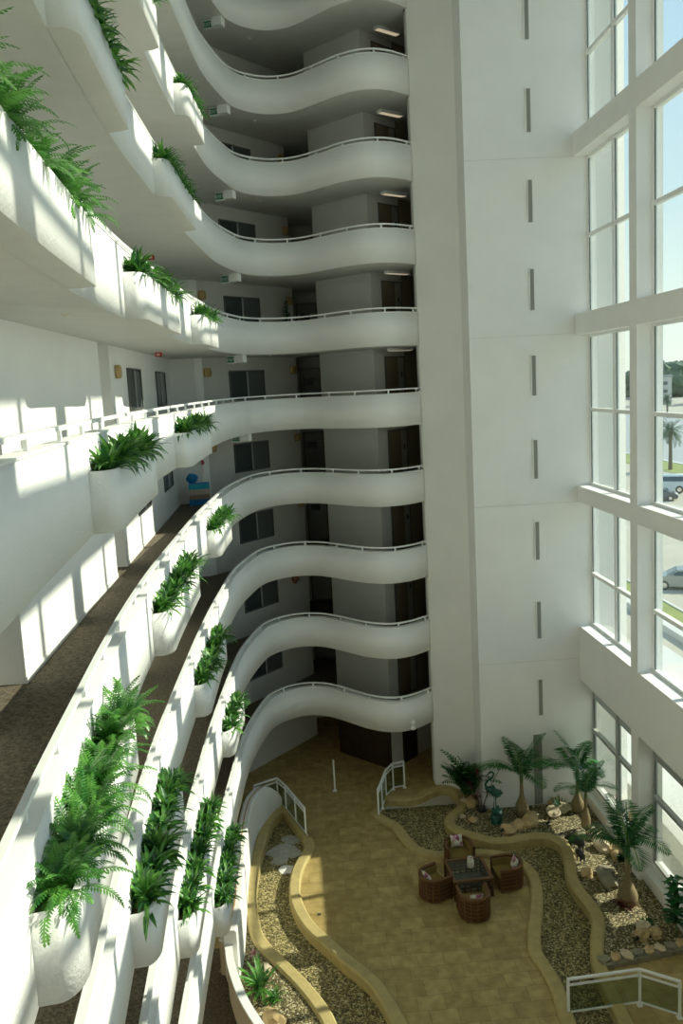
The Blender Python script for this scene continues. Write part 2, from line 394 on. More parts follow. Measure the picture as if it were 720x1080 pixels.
# big white wall on the right of the balconies, with slots
wb = MB()
wb.prism([(4.97, 29.92), (6.3, 28.8), (6.3, 27.74), (10.6, 27.74), (10.6, 28.5), (6.9, 28.5), (6.9, 29.1), (5.1, 30.6), (4.97, 30.4)], -.3, ZTOP)
struct(wb.build('wall_back.002', 'white_wall'), 'tall white back wall of the atrium between balconies and windows')
# slots: recess shade painted as grey strips on the wall face, with a lip
def slot(x0, x1, z0, z1, i):
    mb = MB(); mb.mat('slot_shade').box((x0, 27.715, z0), (x1, 27.735, z1))
    mb.mat('white_trim').box((x0 - .02, 27.69, z0), (x0, 27.739, z1)).box((x0 - .02, 27.69, z1), (x1 + .0, 27.739, z1 + .02))
    o = mb.build('wall_slot'); return tag(o, f'grey slot in the white back wall, {i}', 'wall slot', 'vertical slots in the back wall')
ords = ['topmost of the column', 'second from the top', 'third from the top', 'fourth from the top', 'fifth from the top', 'sixth from the top', 'seventh from the top', 'eighth from the top', 'lowest of the short ones']
for i in range(9):
    zc = ZO - .2 + (4 - i) * 2.8
    slot(8.36 + .004 * (i - 4), 8.50 + .004 * (i - 4), zc - .66, zc + .66, ords[i])
slot(8.15, 8.46, .1, 2.72, 'the wide one at the bottom behind the palms')
for zj in (6.74, 1.12, -4.53, -10.07):
    mb = MB(); mb.box((6.3, 27.727, ZO + zj - .008), (10.4, 27.739, ZO + zj + .008)); struct(mb.build('trim_1', 'corridor_ceiling'), 'fine horizontal joint line in the back wall')
# window wall ----------------------------------------------------------
XI, XG = 9.86, 10.36
BEAMS = [(4.64, 6.57), (10.95, 11.49), (16.53, 17.21), (22.2, 22.92), (27.73, 28.41), (33.2, ZTOP)]
COLS = [22.93 - 4.75 * i for i in range(6)]
mb = MB()
for a, b in BEAMS: mb.box((XI, -5, a), (XG + .24, 27.74, b))
for y in COLS:
    zlo = -.3
    for a, b in BEAMS: mb.box((XI, y, zlo), (XG + .24, y + .48, a)); zlo = b
zlo = -.3
for a, b in BEAMS: mb.box((XI, -5, zlo), (XG + .24, COLS[-1], a)); zlo = b
struct(mb.build('wall_right', 'white_wall'), 'white grid of beams and columns of the glazed atrium wall')
mb = MB(); mb.box((10.02, -1, -.3), (10.6, 27.74, .42)).box((10.3, -1, .42), (10.6, 27.74, .6))
struct(mb.build('wall_right.001', 'white_trim'), 'low white plinth under the ground floor windows')
bays = []
ytop = 27.74
for y in COLS: bays.append((y + .48, ytop)); ytop = y
def window(n, y0, y1, z0, z1, tz, frame='white_metal', header=None):
    e = empty('window_%d' % n, (XG, (y0 + y1) / 2, z0)); struct(e)
    def W(mb, name, mat): 
        mb.v = [(x - XG, y - (y0 + y1) / 2, z - z0) for x, y, z in mb.v]; return mb.build(name, mat, e)
    f = .085; d = .11; mb = MB()
    mb.box((XG - d / 2, y0, z0), (XG + d / 2, y0 + f, z1)).box((XG - d / 2, y1 - f, z0), (XG + d / 2, y1, z1))
    mb.box((XG - d / 2, y0 + f, z0), (XG + d / 2, y1 - f, z0 + f)).box((XG - d / 2, y0 + f, z1 - f), (XG + d / 2, y1 - f, z1))
    W(mb, 'frame', frame)
    ym = (y0 + y1) / 2
    mb = MB(); mb.box((XG - .08, ym - .075, z0 + f), (XG + .055, ym + .075, z1 - f)); W(mb, 'mullion', frame)
    for t in (tz if isinstance(tz, (list, tuple)) else [tz]):
        mb = MB()
        for a, b in ((y0 + f, ym - .075), (ym + .075, y1 - f)): mb.box((XG - .09, a, t - .06), (XG + .055, b, t + .06))
        W(mb, 'transom', frame)
    top = z1 - f
    if header:
        mb = MB()
        if header[0] == 'louver':
            for j in range(9):
                zz = z1 - header[1] + j * header[1] / 9
                mb.box((XG - .02, y0 + f, zz), (XG + .03, ym - .075, zz + header[1] / 9 * .72)).box((XG - .02, ym + .075, zz), (XG + .03, y1 - f, zz + header[1] / 9 * .72))
            mb.box((XG + .03, y0 + f, z1 - header[1]), (XG + .05, y1 - f, z1 - f))
            W(mb, 'louver_grille', 'louver_grey')
        else:
            mb.box((XG - .02, y0 + f, z1 - header[1]), (XG + .03, y1 - f, z1 - f)); W(mb, 'header_panel', 'panel_blue')
        top = z1 - header[1]
    mb = MB(); mb.box((XG - .006, y0 + f, z0 + f), (XG + .006, y1 - f, top)); W(mb, 'pane', 'window_glass')
    # dark rubber gasket seen along the pane's edge
    mb = MB()
    for a in (y1 - f - .03, ym - .105): mb.box((XG - .03, a, z0 + f), (XG - .01, a + .03, top))
    W(mb, 'gasket', 'gasket')
    return e
plain('louver_grey', (.42, .43, .42), .5); plain('panel_blue', (.44, .47, .48), .5); plain('gasket', (.05, .08, .085), .5)
n = 1
TZ = [8.41, 14.05, 19.70, 25.31, 31.0]
for (y0, y1) in bays:
    for j in range(5):
        window(n, y0, y1, BEAMS[j][1], BEAMS[j + 1][0], TZ[j]); n += 1
for i, (y0, y1) in enumerate(bays):
    window(n, y0, y1, .6, BEAMS[0][0], 2.75, 'frame_grey', ('panel', .75) if i == 0 else ('louver', .75)); n += 1
# front wall behind the viewer and roof
mb = MB(); mb.box((-4.8, -5.2, -.3), (10.6, -5, ZTOP)); struct(mb.build('wall_front', 'white_wall'))
mb = MB(); mb.prism(OUT, ZTOP, ZTOP + .3); struct(mb.build('ceiling', 'white_wall'))
mb = MB(); mb.box((8.3, 28.3, -.3), (8.5, 38.2, ZTOP)).box((-4.9, 37.9, -.3), (8.5, 38.2, ZTOP)); struct(mb.build('wall_back.003', 'white_wall'))

# ------------------------------------------------------------------ corridors and balconies
inner = offs(RAILC, -.10)
slab_poly = [(p.x, p.y) for p in inner] + [(9.8, -5), (-4.0, -5), (-4.0, 31.15), (-3.1, 31.15), (-2.84, 31.35), (.7, 35.3), (.65, 37.2), (2.3, 37.2), (1.6, 33.4), (3.53, 31.4), (5.4, 33.2), (8.3, 36.1), (8.3, 28.5), (6.9, 28.5), (6.9, 29.1), (5.1, 30.6), (4.97, 30.4)]
alc = [[(-4.9, 10.2), (-4.0, 10.2), (-4.0, 12.2), (-4.9, 12.2)], [(-4.6, 19.15), (-4.0, 19.15), (-4.0, 20.3), (-4.6, 20.3)]]
names = {-4: 'lowest balcony', -3: 'second lowest balcony', -2: 'third lowest balcony', -1: 'fourth lowest balcony', 0: 'eye level balcony', 1: 'balcony just above eye level',
         2: 'second balcony above eye level', 3: 'third balcony above eye level', 4: 'fourth balcony above eye level', 5: 'fifth balcony above eye level', 6: 'topmost balcony'}
NEAR = {1: [(5.8, 9.75), (13.9, 17.95), (22.0, 24.7)], 0: [(9.85, 13.75), (17.95, 21.9)]}
# index along the rail curve by y on the left stretch
left = [i for i, p in enumerate(RAILC) if p.x < -1.3 and p.y > 3]
def idx_at(y): return min(left, key=lambda i: abs(RAILC[i].y - y))
posts_all = []
def rail_points():
    L = [0]
    for i in range(1, len(RAILC)): L.append(L[-1] + (RAILC[i] - RAILC[i - 1]).length)
    out = []; s = .1
    targets = [.06, 1.38]
    while targets[-1] < L[-1] - 1.3: targets.append(targets[-1] + 1.318)
    for t in targets:
        i = min(range(len(L)), key=lambda j: abs(L[j] - t)); i = max(1, min(i, len(L) - 2))
        out.append((RAILC[i], (RAILC[i + 1] - RAILC[i - 1]).normalized()))
    return out
POSTS = rail_points()
planters = {}
for k in LEVELS:
    rz = rail_z(k); fz = floor_z(k); sz = soffit_z(k)
    # slab: carpet on top, painted plaster below
    mb = MB(); mb.mat('carpet').prism(slab_poly, fz - .03, fz); 
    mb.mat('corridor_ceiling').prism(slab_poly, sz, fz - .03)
    for a in alc: mb.mat('carpet').prism(a, fz - .03, fz); mb.mat('corridor_ceiling').prism(a, sz, fz - .03)
    struct(mb.build('floor' if False else 'floor.%03d' % (k + 5)), 'carpeted corridor floor slab of the ' + names[k])
    # parapet
    e = empty('balcony_parapet', (0, 0, 0), 0, 'white curved parapet with thin handrail on the ' + names[k], 'balcony', 'curved balcony parapets')
    pl = list(NEAR[k % 2])
    if k == 1: pl[0] = (5.1, 9.75)
    if k == -4: pl[1] = (18.3, 21.9)
    top = -.185
    mb = MB(); mb.smooth = False
    pts = [Vector((p.x, p.y, rz)) for p in RAILC]
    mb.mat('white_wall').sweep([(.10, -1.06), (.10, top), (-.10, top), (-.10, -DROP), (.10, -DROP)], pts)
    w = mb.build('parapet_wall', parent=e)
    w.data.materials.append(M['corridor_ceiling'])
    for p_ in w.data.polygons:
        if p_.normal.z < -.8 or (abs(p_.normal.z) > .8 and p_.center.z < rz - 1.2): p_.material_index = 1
    for p_ in w.data.polygons: p_.use_smooth = abs(p_.normal.z) < .5 and p_.area < 1.5
    mb = MB(); mb.sweep([(.12, top), (.12, top + .025), (-.115, top + .025), (-.115, top)], pts); mb.build('coping', 'white_trim', e)
    mb = MB(); mb.sweep([(.035, -.05), (.035, 0), (-.035, 0), (-.035, -.05)], pts); mb.build('handrail', 'white_metal', e)
    vis = [(p, t) for p, t in POSTS if p.y > 2.5]
    for (p, t) in vis:
        a = math.atan2(t.y, t.x)
        mb = MB(); mb.box((-.03, -.02, top + .02), (.03, .02, -.04), Matrix.Translation((p.x, p.y, rz)) @ Matrix.Rotation(a, 4, 'Z')); mb.build('post', 'white_metal', e)
    # planter boxes
    planters[k] = []
    for (y0, y1) in pl:
        i1, i0 = idx_at(y0), idx_at(y1)
        seg = [RAILC[i] for i in range(i0, i1 + 1)][::-1]              # from near end to far end
        n_ = []
        for i, p in enumerate(seg):
            t = (seg[min(i + 1, len(seg) - 1)] - seg[max(i - 1, 0)]).normalized(); n_.append(Vector((t.y, -t.x, 0)))
        S = [0]
        for i in range(1, len(seg)): S.append(S[-1] + (seg[i] - seg[i - 1]).length)
        Lq = S[-1]; D = .33; r0 = .33
        outl = []; inl = []
        ss = [0, .012, .04, .08, .13, .19, .26, .33] + [.5 + j * .25 for j in range(int((Lq - .7) / .25))] + [Lq - .12, Lq - .02, Lq]
        for s_ in ss:
            j = max(0, min(len(S) - 2, next((q for q in range(len(S) - 1) if S[q + 1] >= s_), len(S) - 2))); tt = (s_ - S[j]) / max(1e-6, S[j + 1] - S[j])
            p = seg[j].lerp(seg[j + 1], tt); nn = n_[j].lerp(n_[j + 1], tt).normalized()
            if s_ < r0: d = D * (.35 + .65 * math.sqrt(max(0, 1 - (1 - s_ / r0) ** 2))) if s_ > 0 else 0
            elif s_ > Lq - .01: d = 0
            elif s_ > Lq - .05: d = D * .55
            else: d = D
            outl.append(p + nn * (.095 + d)); inl.append(p + nn * .095)
        base = rz - DROP; tp = rz - .58; wth = .05
        mb = MB(); nO = len(outl)
        innr = []
        for i, p in enumerate(outl):
            q = inl[i].lerp(p, .0); d = (p - inl[i]); l = d.length
            innr.append(inl[i] + (d * max(0, (l - wth)) / l if l > 1e-6 else d))
        vs = [(p.x, p.y, base) for p in outl] + [(p.x, p.y, tp) for p in outl] + [(p.x, p.y, tp) for p in innr] + [(p.x, p.y, tp - .1) for p in innr] + [(p.x, p.y, base) for p in inl]
        fs = []
        for i in range(nO - 1):
            fs += [(i, i + 1, nO + i + 1, nO + i), (nO + i, nO + i + 1, 2 * nO + i + 1, 2 * nO + i), (2 * nO + i, 2 * nO + i + 1, 3 * nO + i + 1, 3 * nO + i), (4 * nO + i, 4 * nO + i + 1, i + 1, i)]
        fs.append(tuple(range(0, 0)))if False else None
        mb.add(vs, fs)
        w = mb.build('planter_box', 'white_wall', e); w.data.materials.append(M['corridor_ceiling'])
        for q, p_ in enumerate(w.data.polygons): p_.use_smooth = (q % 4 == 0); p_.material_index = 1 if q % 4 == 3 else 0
        mb = MB(); mb.add([(p.x, p.y, tp - .08) for p in innr] + [(p.x, p.y, tp - .08) for p in inl], [(i, i + 1, nO + i + 1, nO + i) for i in range(nO - 1)])
        mb.build('potting_soil', 'soil', w)
        planters[k].append((y0, y1, seg, n_, S, tp))

# corridor fittings on the angled back wall -----------------------------------
AD = (PB - PA).normalized(); AN = Vector((AD.y, -AD.x, 0))       # towards the atrium
def on_line(A, D, N, s, z, out=0): p = A + D * s + N * out; return (p.x, p.y, z)
def pane_unit(A, D, N, s0, s1, z0, z1, name, label, structure=True, split=True, pane='pane_dark', fr='frame_dark'):
    rz = math.atan2(D.y, D.x); p = A + D * ((s0 + s1) / 2); e = empty(name, (p.x, p.y, z0), rz)
    if structure: struct(e, label)
    w = s1 - s0; h = z1 - z0; sgn = -1 if (Vector((D.y, -D.x, 0)) - N).length < .1 else 1
    def bx(mb, x0, x1, y0, y1, a, b): mb.box((x0, min(sgn * y0, sgn * y1), a), (x1, max(sgn * y0, sgn * y1), b))
    mb = MB(); t = .05
    bx(mb, -w / 2, -w / 2 + t, .004, .05, 0, h); bx(mb, w / 2 - t, w / 2, .004, .05, 0, h); bx(mb, -w / 2 + t, w / 2 - t, .004, .05, h - t, h); bx(mb, -w / 2 + t, w / 2 - t, .004, .05, 0, t)
    mb.build('frame', fr, e)
    if split: mb = MB(); bx(mb, -t / 2, t / 2, .004, .055, t, h - t); mb.build('mullion', 'frame_grey', e)
    if split:
        for a, b, m_ in ((-w / 2 + t, -t / 2, pane), (t / 2, w / 2 - t, 'pane_mid' if pane == 'pane_dark' else pane)):
            mb = MB(); bx(mb, a, b, .006, .025, t, h - t); mb.build('pane', m_, e)
    else:
        mb = MB(); bx(mb, -w / 2 + t, w / 2 - t, .006, .03, t, h - t); mb.build('door_leaf', pane, e)
    return e
def sconce(p, N, label):
    e = empty('wall_sconce', p, math.atan2(N.y, N.x), label, 'wall lamp', 'corridor wall lamps')
    mb = MB(); mb.bbox((.004, -.07, -.10), (.03, .07, .10), .008); mb.build('back_plate', 'brass', e)
    mb = MB(); mb.smooth = True; pr = [(.12, -.16), (.15, -.1), (.16, 0), (.15, .1), (.12, .16)]
    vs = []; fs = []
    for j in range(9):
        an = -math.pi / 2 + math.pi * j / 8
        for r_, z in pr: vs.append((.02 + r_ * .8 * math.cos(an), r_ * 1.25 * math.sin(an), z))
    for j in range(8):
        for i in range(4): fs.append((j * 5 + i, (j + 1) * 5 + i, (j + 1) * 5 + i + 1, j * 5 + i + 1))
    mb.add(vs, fs); mb.build('lamp_shade', 'sconce_gold', e)
wn = 60; dn = 1
LW = Vector((-4, 0, 0)); LD = Vector((0, 1, 0)); LN = Vector((1, 0, 0))
lev = {k: names[k] for k in LEVELS}
for k in LEVELS:
    if k > 5: continue
    f = floor_z(k); c = ceil_z(k); nm = names[k]
    pane_unit(PA, AD, AN, 1.33, 3.28, f + .93, f + 2.06, 'window_%d' % wn, 'dark two pane window in the corridor of the ' + nm); wn += 1
    for (a, b) in ((22.4, 24.45), (27.4, 29.45)):
        if k in (-1, 0, 1, 2): pane_unit(LW, LD, LN, a, b, f + .93, f + 2.06, 'window_%d' % wn, 'dark window in the left corridor wall of the ' + nm); wn += 1
    # recess door at the end of the niche
    pane_unit(Vector((.8, 37.2, 0)), Vector((1, 0, 0)), Vector((0, -1, 0)), .05, .98, f, f + 2.1, 'door_%d' % dn, 'grey brown door deep in the dark recess', split=False, pane='door_grey', fr='door_brown'); dn += 1
    mb = MB(); mb.bbox((1.05, 37.12, f + 1.35), (1.45, 37.165, f + 1.65), .01); tag(mb.build('door_plaque', 'dark_plate'), 'dark plaque on the recess door, ' + nm, 'plaque', 'dark plaques on the recess doors')
    # lift door on the shaft wall
    E0, E1 = Vector((3.53, 31.4, 0)), Vector((5.4, 33.2, 0)); ED = (E1 - E0).normalized(); EN = Vector((ED.y, -ED.x, 0))
    e = pane_unit(E0, ED, EN, .6, 1.78, f, f + 2.28, 'door_%d' % dn, 'brown lift door at the back corridor of the ' + nm, split=False, pane='lift_metal', fr='frame_dark'); dn += 1
    mb = MB(); mb.box((.21, -.045, .05), (.54, -.03, 2.23)); mb.build('side_panel', 'door_grey', e)
    mb = MB(); mb.box((-.54, -.04, .05), (.19, -.03, 2.23)); mb.build('door_leaf', 'door_brown', e)
    mb = MB(); mb.box((.34, -.06, 1.5), (.42, -.045, 1.68)); mb.build('call_panel', 'dark_plate', e)
    # dado by the lift: gold panel beyond the door
    mb = MB(); p = E0 + ED * 1.82; q = E0 + ED * 2.58
    mb.prism([(p.x + EN.x * .01, p.y + EN.y * .01), (q.x + EN.x * .01, q.y + EN.y * .01), (q.x + EN.x * .03, q.y + EN.y * .03), (p.x + EN.x * .03, p.y + EN.y * .03)], f, c - .01)
    tag(mb.build('wall_panel', 'lift_metal'), 'tan wall panel beside the lift door, ' + nm, 'panel', 'tan panels beside the lift doors')
    for s_, lb in ((.22, 'left of the window'), (5.08, 'by the dark recess')):
        if k >= -1 or s_ > 3:
            if k >= -3: sconce(on_line(PA, AD, AN, s_, f + 2.02, 0), AN, 'gold wall lamp %s, %s' % (lb, nm))
    if k in (0, 1): sconce((-4.0, 21.0, f + 1.93), LN, 'gold lamp on the left corridor wall, ' + nm)
    # smoke detector and lift-lobby ceiling light
    mb = MB(); mb.smooth = True; mb.lathe([(0, -.05), (.05, -.045), (.075, -.02), (.08, 0)], (-.35, 31.9, c + .01), 14)
    if k >= 0: tag(mb.build('smoke_detector', 'white_trim'), 'small round detector on the corridor ceiling, ' + nm, 'smoke detector', 'ceiling smoke detectors')
    if k >= -1:
        e = empty('ceiling_light', (4.55, 31.55, c), R(35), 'white ceiling light by the lift, ' + nm, 'ceiling light', 'lift lobby ceiling lights')
        mb = MB(); mb.bbox((-.55, -.13, -.10), (.55, .13, .01), .015); mb.build('housing', 'white_trim', e)
        mb = MB(); mb.box((-.5, -.1, -.108), (.5, .1, -.101)); mb.build('diffuser', 'lamp_glow', e)
    # exit sign box
    if k >= -1:
        e = empty('exit_sign', (-1.72, 30.3, c), R(-18), 'green EXIT sign with white box, ' + nm, 'exit sign', 'exit signs on the corridor ceilings')
        mb = MB(); mb.bbox((-.15, -.03, -.30), (.19, .03, -.0), .01); mb.build('sign_box', 'white_trim', e)
        mb = MB(); mb.box((-.13, -.036, -.25), (.17, -.031, -.05)); g = mb.build('sign_face', 'green_face', e)
        cu = bpy.data.curves.new('letters', 'FONT'); cu.body = 'EXIT'; cu.size = .155; cu.extrude = .002; cu.align_x = 'CENTER'
        cu.materials.append(M['white_trim']); lt = bpy.data.objects.new('letters', cu); C.objects.link(lt); lt.parent = e
        lt.parent = None; bpy.context.view_layer.update()
        lm = bpy.data.meshes.new_from_object(lt.evaluated_get(bpy.context.evaluated_depsgraph_get())); bpy.data.objects.remove(lt)
        lt = bpy.data.objects.new('letters', lm); C.objects.link(lt); lt.parent = g
        lt.location = (.02, -.038, -.205); lt.rotation_euler = (R(90), 0, 0)
        mb = MB(); mb.bbox((.19, -.16, -.27), (.55, .16, .005), .01); mb.build('battery_box', 'white_trim', e)
# lower lobby: dark wood walls and pier
mb = MB(); mb.box((1.62, 33.2, 0), (1.63, 33.21, .01)); 
a0, a1 = Vector((1.6, 33.4, 0)), Vector((3.53, 31.4, 0)); d = (a1 - a0).normalized(); nn = Vector((-d.y, d.x, 0)) * -1
nn = Vector((d.y, -d.x, 0)); 
mb = MB(); q = [a0, a1, a1 + nn * .05, a0 + nn * .05]; mb.prism([(v.x, v.y) for v in q], 0, ceil_z(-5))
for j in range(1, 5):
    p = a0.lerp(a1, j / 5) + nn * .055; mb.prism([(p.x - .012, p.y - .012), (p.x + .012, p.y - .012), (p.x + .012, p.y + .012), (p.x - .012, p.y + .012)], 0, ceil_z(-5))
struct(mb.build('wall_back.004', 'wood_panel'), 'dark wood panelled wall under the lowest balcony')
mb = MB()
for s0, s1 in ((.72, 1.62),):
    p, q = E0 + ED * s0, E0 + ED * s1
    mb.prism([(p.x, p.y), (q.x, q.y), (q.x + EN.x * .05, q.y + EN.y * .05), (p.x + EN.x * .05, p.y + EN.y * .05)], 0, ceil_z(-5) - .02)
struct(mb.build('door_%d' % dn, 'wood_panel'), 'dark lift opening in the lobby'); dn += 1
# round pilaster in the lobby at the left
mb = MB(); mb.smooth = True; mb.lathe([(.35, 0), (.35, soffit_z(-4))], (-.1, 35.25, 0), 24); struct(mb.build('wall_back.005', 'corridor_wall'), 'rounded white pilaster at the back of the lobby')
# alarm spot lamp on the lowest balcony face
e = empty('spot_lamp', (4.12, 29.27, soffit_z(-4) + .12), 0, 'white twin head spot lamp on the lowest curved balcony', 'spot lamp')
mb = MB(); mb.smooth = True; mb.lathe([(0, .14), (.08, .13), (.11, .06), (.10, 0), (0, 0)], (0, -.02, .1), 16); mb.build('lamp_head', 'white_metal', e)
mb = MB(); mb.smooth = True; mb.lathe([(0, .0), (.07, -.01), (.11, -.08), (.09, -.13), (0, -.14)], (0, -.02, .02), 16); mb.build('lamp_head', 'white_metal', e)
mb = MB(); mb.box((-.03, .0, -.05), (.03, .12, .16)); mb.build('bracket', 'white_metal', e)
# red alarm strobes under the ceilings, left corridor
for k, y in ((0, 27.2), (1, 27.2)):
    e = empty('fire_alarm', (-3.55, y - 1.8, ceil_z(k)), 0, 'small red fire alarm on the corridor ceiling, ' + names[k], 'fire alarm', 'red ceiling fire alarms')
    mb = MB(); mb.bbox((-.1, -.06, -.12), (.1, .06, .01), .01); mb.build('alarm_box', 'red_plastic', e)
    mb = MB(); mb.box((-.05, -.07, -.09), (.05, -.061, -.04)); mb.build('strobe', 'ceramic', e)
for (x, y, k) in ((-3.0, 12.5, 0), (-3.0, 15.0, 1)):
    mb = MB(); mb.smooth = True; mb.lathe([(0, -.05), (.03, -.045), (.05, -.02), (.075, 0), (.075, .01)], (x, y, ceil_z(k)), 16)
    tag(mb.build('smoke_detector', 'ceramic'), 'cream round sprinkler cover on the left soffit above the ' + names[k], 'smoke detector', 'soffit sprinkler covers')
# baseboards along the sunny corridor
for k in (-1, -2, -3):
    mb = MB(); mb.box((-4.0, 12.2, floor_z(k)), (-3.985, 19.15, floor_z(k) + .1)); mb.box((-4.0, 20.3, floor_z(k)), (-3.985, 31.1, floor_z(k) + .1)); struct(mb.build('baseboard_left', 'white_trim'))
# door in the left alcove, level -1
for k in (-1, 0):
    e = empty('door_%d' % dn, (-4.58, 19.72, floor_z(k))); dn += 1; struct(e, 'pale door in the left corridor alcove')
    mb = MB(); mb.box((-.015, -.45, 0), (.025, .45, 2.05)); mb.build('door_leaf', 'white_trim', e)
    mb = MB(); mb.smooth = True; mb.lathe([(0, 0), (.03, .02), (.03, .05), (0, .07)], (.06, -.36, .95), 10); mb.build('door_knob', 'brass', e)
# ------------------------------------------------------------------ plants
def frond(mb, base, az, el, L, droop, w, n=15, seg_l=True, seed=0, rach='leaf_green', leaf='fern_green', slim=.16, vdroop=.3):
    rng = random.Random(seed); d0 = Vector((math.cos(az), math.sin(az), 0)); side = Vector((-math.sin(az), math.cos(az), 0))
    p = Vector(base); th = el; step = L / n; P = []
    for i in range(n + 1):
        P.append((p.copy(), th)); p = p + (d0 * math.cos(th) + Vector((0, 0, 1)) * math.sin(th)) * step; th -= droop / n * (.5 + i / n)
    mb.mat(rach)
    rw = .006 + w * .02
    vs = []; 
    for q, t in P: vs += [q - side * rw, q + side * rw]
    mb.add(vs, [(2 * i, 2 * i + 1, 2 * i + 3, 2 * i + 2) for i in range(n)])
    mb.mat(leaf)
    for i in range(1, n):
        u = i / n; ll = w * (math.sin(math.pi * (u * .86 + .13)) ** .7)
        q, t = P[i]; tv = d0 * math.cos(t) + Vector((0, 0, 1)) * math.sin(t); up = side.cross(tv) * -1
        for sg in (-1, 1):
            dv = (side * sg + tv * (.30 + .5 * u) + Vector((0, 0, -vdroop)) + Vector((0, 0, rng.uniform(-.1, .1)))).normalized(); hw = max(step * .42, ll * slim * .5)
            a = q + dv * ll * .45 + tv * hw; b = q + dv * ll * .45 - tv * hw; tip = q + dv * ll
            mb.add([q, b, tip, a], [(0, 1, 2, 3)] if sg > 0 else [(0, 3, 2, 1)])
def lance(mb, base, az, el, L, droop, w, n=5, leaf='leaf_green', fold=.35):
    d0 = Vector((math.cos(az), math.sin(az), 0)); side = Vector((-math.sin(az), math.cos(az), 0)); p = Vector(base); th = el; vs = []
    for i in range(n + 1):
        u = i / n; ww = w * (math.sin(math.pi * min(1, u * .8 + .18)) ** .8) * (1 if u < .99 else 0)
        up = Vector((0, 0, 1)) * ww * fold
        vs += [p - side * ww + up, p, p + side * ww + up]
        p = p + (d0 * math.cos(th) + Vector((0, 0, 1)) * math.sin(th)) * (L / n); th -= droop / n
    mb.mat(leaf)
    fs = []
    for i in range(n): fs += [(3 * i, 3 * i + 1, 3 * i + 4, 3 * i + 3), (3 * i + 1, 3 * i + 2, 3 * i + 5, 3 * i + 4)]
    mb.add(vs, fs)
def fern_mesh(seed, kind='fern'):
    rng = random.Random(seed); mb = MB(); mb.smooth = False
    if kind == 'fern':
        N = 54
        for i in range(N):
            az = 2 * math.pi * i / N * 2.4 + rng.uniform(-.3, .3); tier = i / N
            frond(mb, (rng.uniform(-.08, .08), rng.uniform(-.05, .05), 0), az, R(78 - 50 * tier + rng.uniform(-8, 8)), rng.uniform(.40, .60), R(60 + 65 * tier), rng.uniform(.062, .085), 20, seed=seed * 99 + i, slim=.28)
    else:
        N = 84
        for i in range(N):
            az = rng.uniform(0, 2 * math.pi); tier = i / N
            lance(mb, (rng.uniform(-.12, .12), rng.uniform(-.07, .07), rng.uniform(0, .06)), az, R(85 - 62 * tier + rng.uniform(-10, 10)), rng.uniform(.30, .52), R(40 + 60 * tier), rng.uniform(.024, .040), 5, leaf='leaf_green' if rng.random() < .72 else 'leaf_dark')
    o = mb.build('fern' if kind == 'fern' else 'leafy_fern'); return o
protos = {('fern', i): fern_mesh(i + 1, 'fern') for i in range(3)}
protos.update({('leaf', i): fern_mesh(i + 11, 'leaf') for i in range(4)})
used = set()
rng = random.Random(5)
ordn = ['nearest', 'second', 'third', 'fourth', 'fifth', 'sixth', 'seventh', 'farthest']
pos_name = {5.8: 'near', 9.85: 'near', 13.9: 'middle', 17.95: 'far', 22.0: 'farthest'}
PLANT = {-4: [9.85, 17.95], -3: [13.9, 22.0], -2: [9.85, 17.95], -1: [5.8, 13.9, 22.0], 0: [9.85, 17.95], 1: [5.8, 13.9, 22.0], 2: [9.85, 17.95], 3: [13.9, 22.0], 4: [17.95]}
for k, ys in PLANT.items():
    for (y0, y1, seg, n_, S, tp) in planters[k]:
        y0 = min(pos_name, key=lambda q: abs(q - y0))
        if y0 not in ys: continue
        Lq = S[-1]; cnt = 7 if y0 < 21 else 4
        kind = 'fern' if (k, y0) in ((-1, 5.8), (1, 5.8)) else 'leaf'
        for j in range(cnt):
            s_ = .34 + (Lq - .62) * j / (cnt - 1); i = min(range(len(S)), key=lambda q: abs(S[q] - s_)); p = seg[i] + n_[i] * (.27)
            key = (kind, rng.randrange(3 if kind == 'fern' else 4)); src = protos[key]
            if key in used: o = src.copy(); C.objects.link(o)
            else: o = src; used.add(key)
            sc = rng.uniform(.9, 1.12); o.location = (p.x, p.y, tp - .08); o.scale = (sc, sc, sc * rng.uniform(.9, 1.05))
            a = math.atan2(n_[i].y, n_[i].x); o.rotation_euler = (rng.uniform(-.08, .08), .10 + rng.uniform(-.05, .08), rng.uniform(0, 6.28))
            w = ('nearest' if j == 0 else 'farthest' if j == cnt - 1 else ['', 'second', 'third', 'fourth', 'fifth', 'sixth'][j])
            tag(o, '%s green fern in the %s planter of the %s' % (w, pos_name[y0], names[k]), 'fern', 'ferns in the balcony planters')
for key, o in protos.items():
    if key not in used: bpy.data.objects.remove(o)

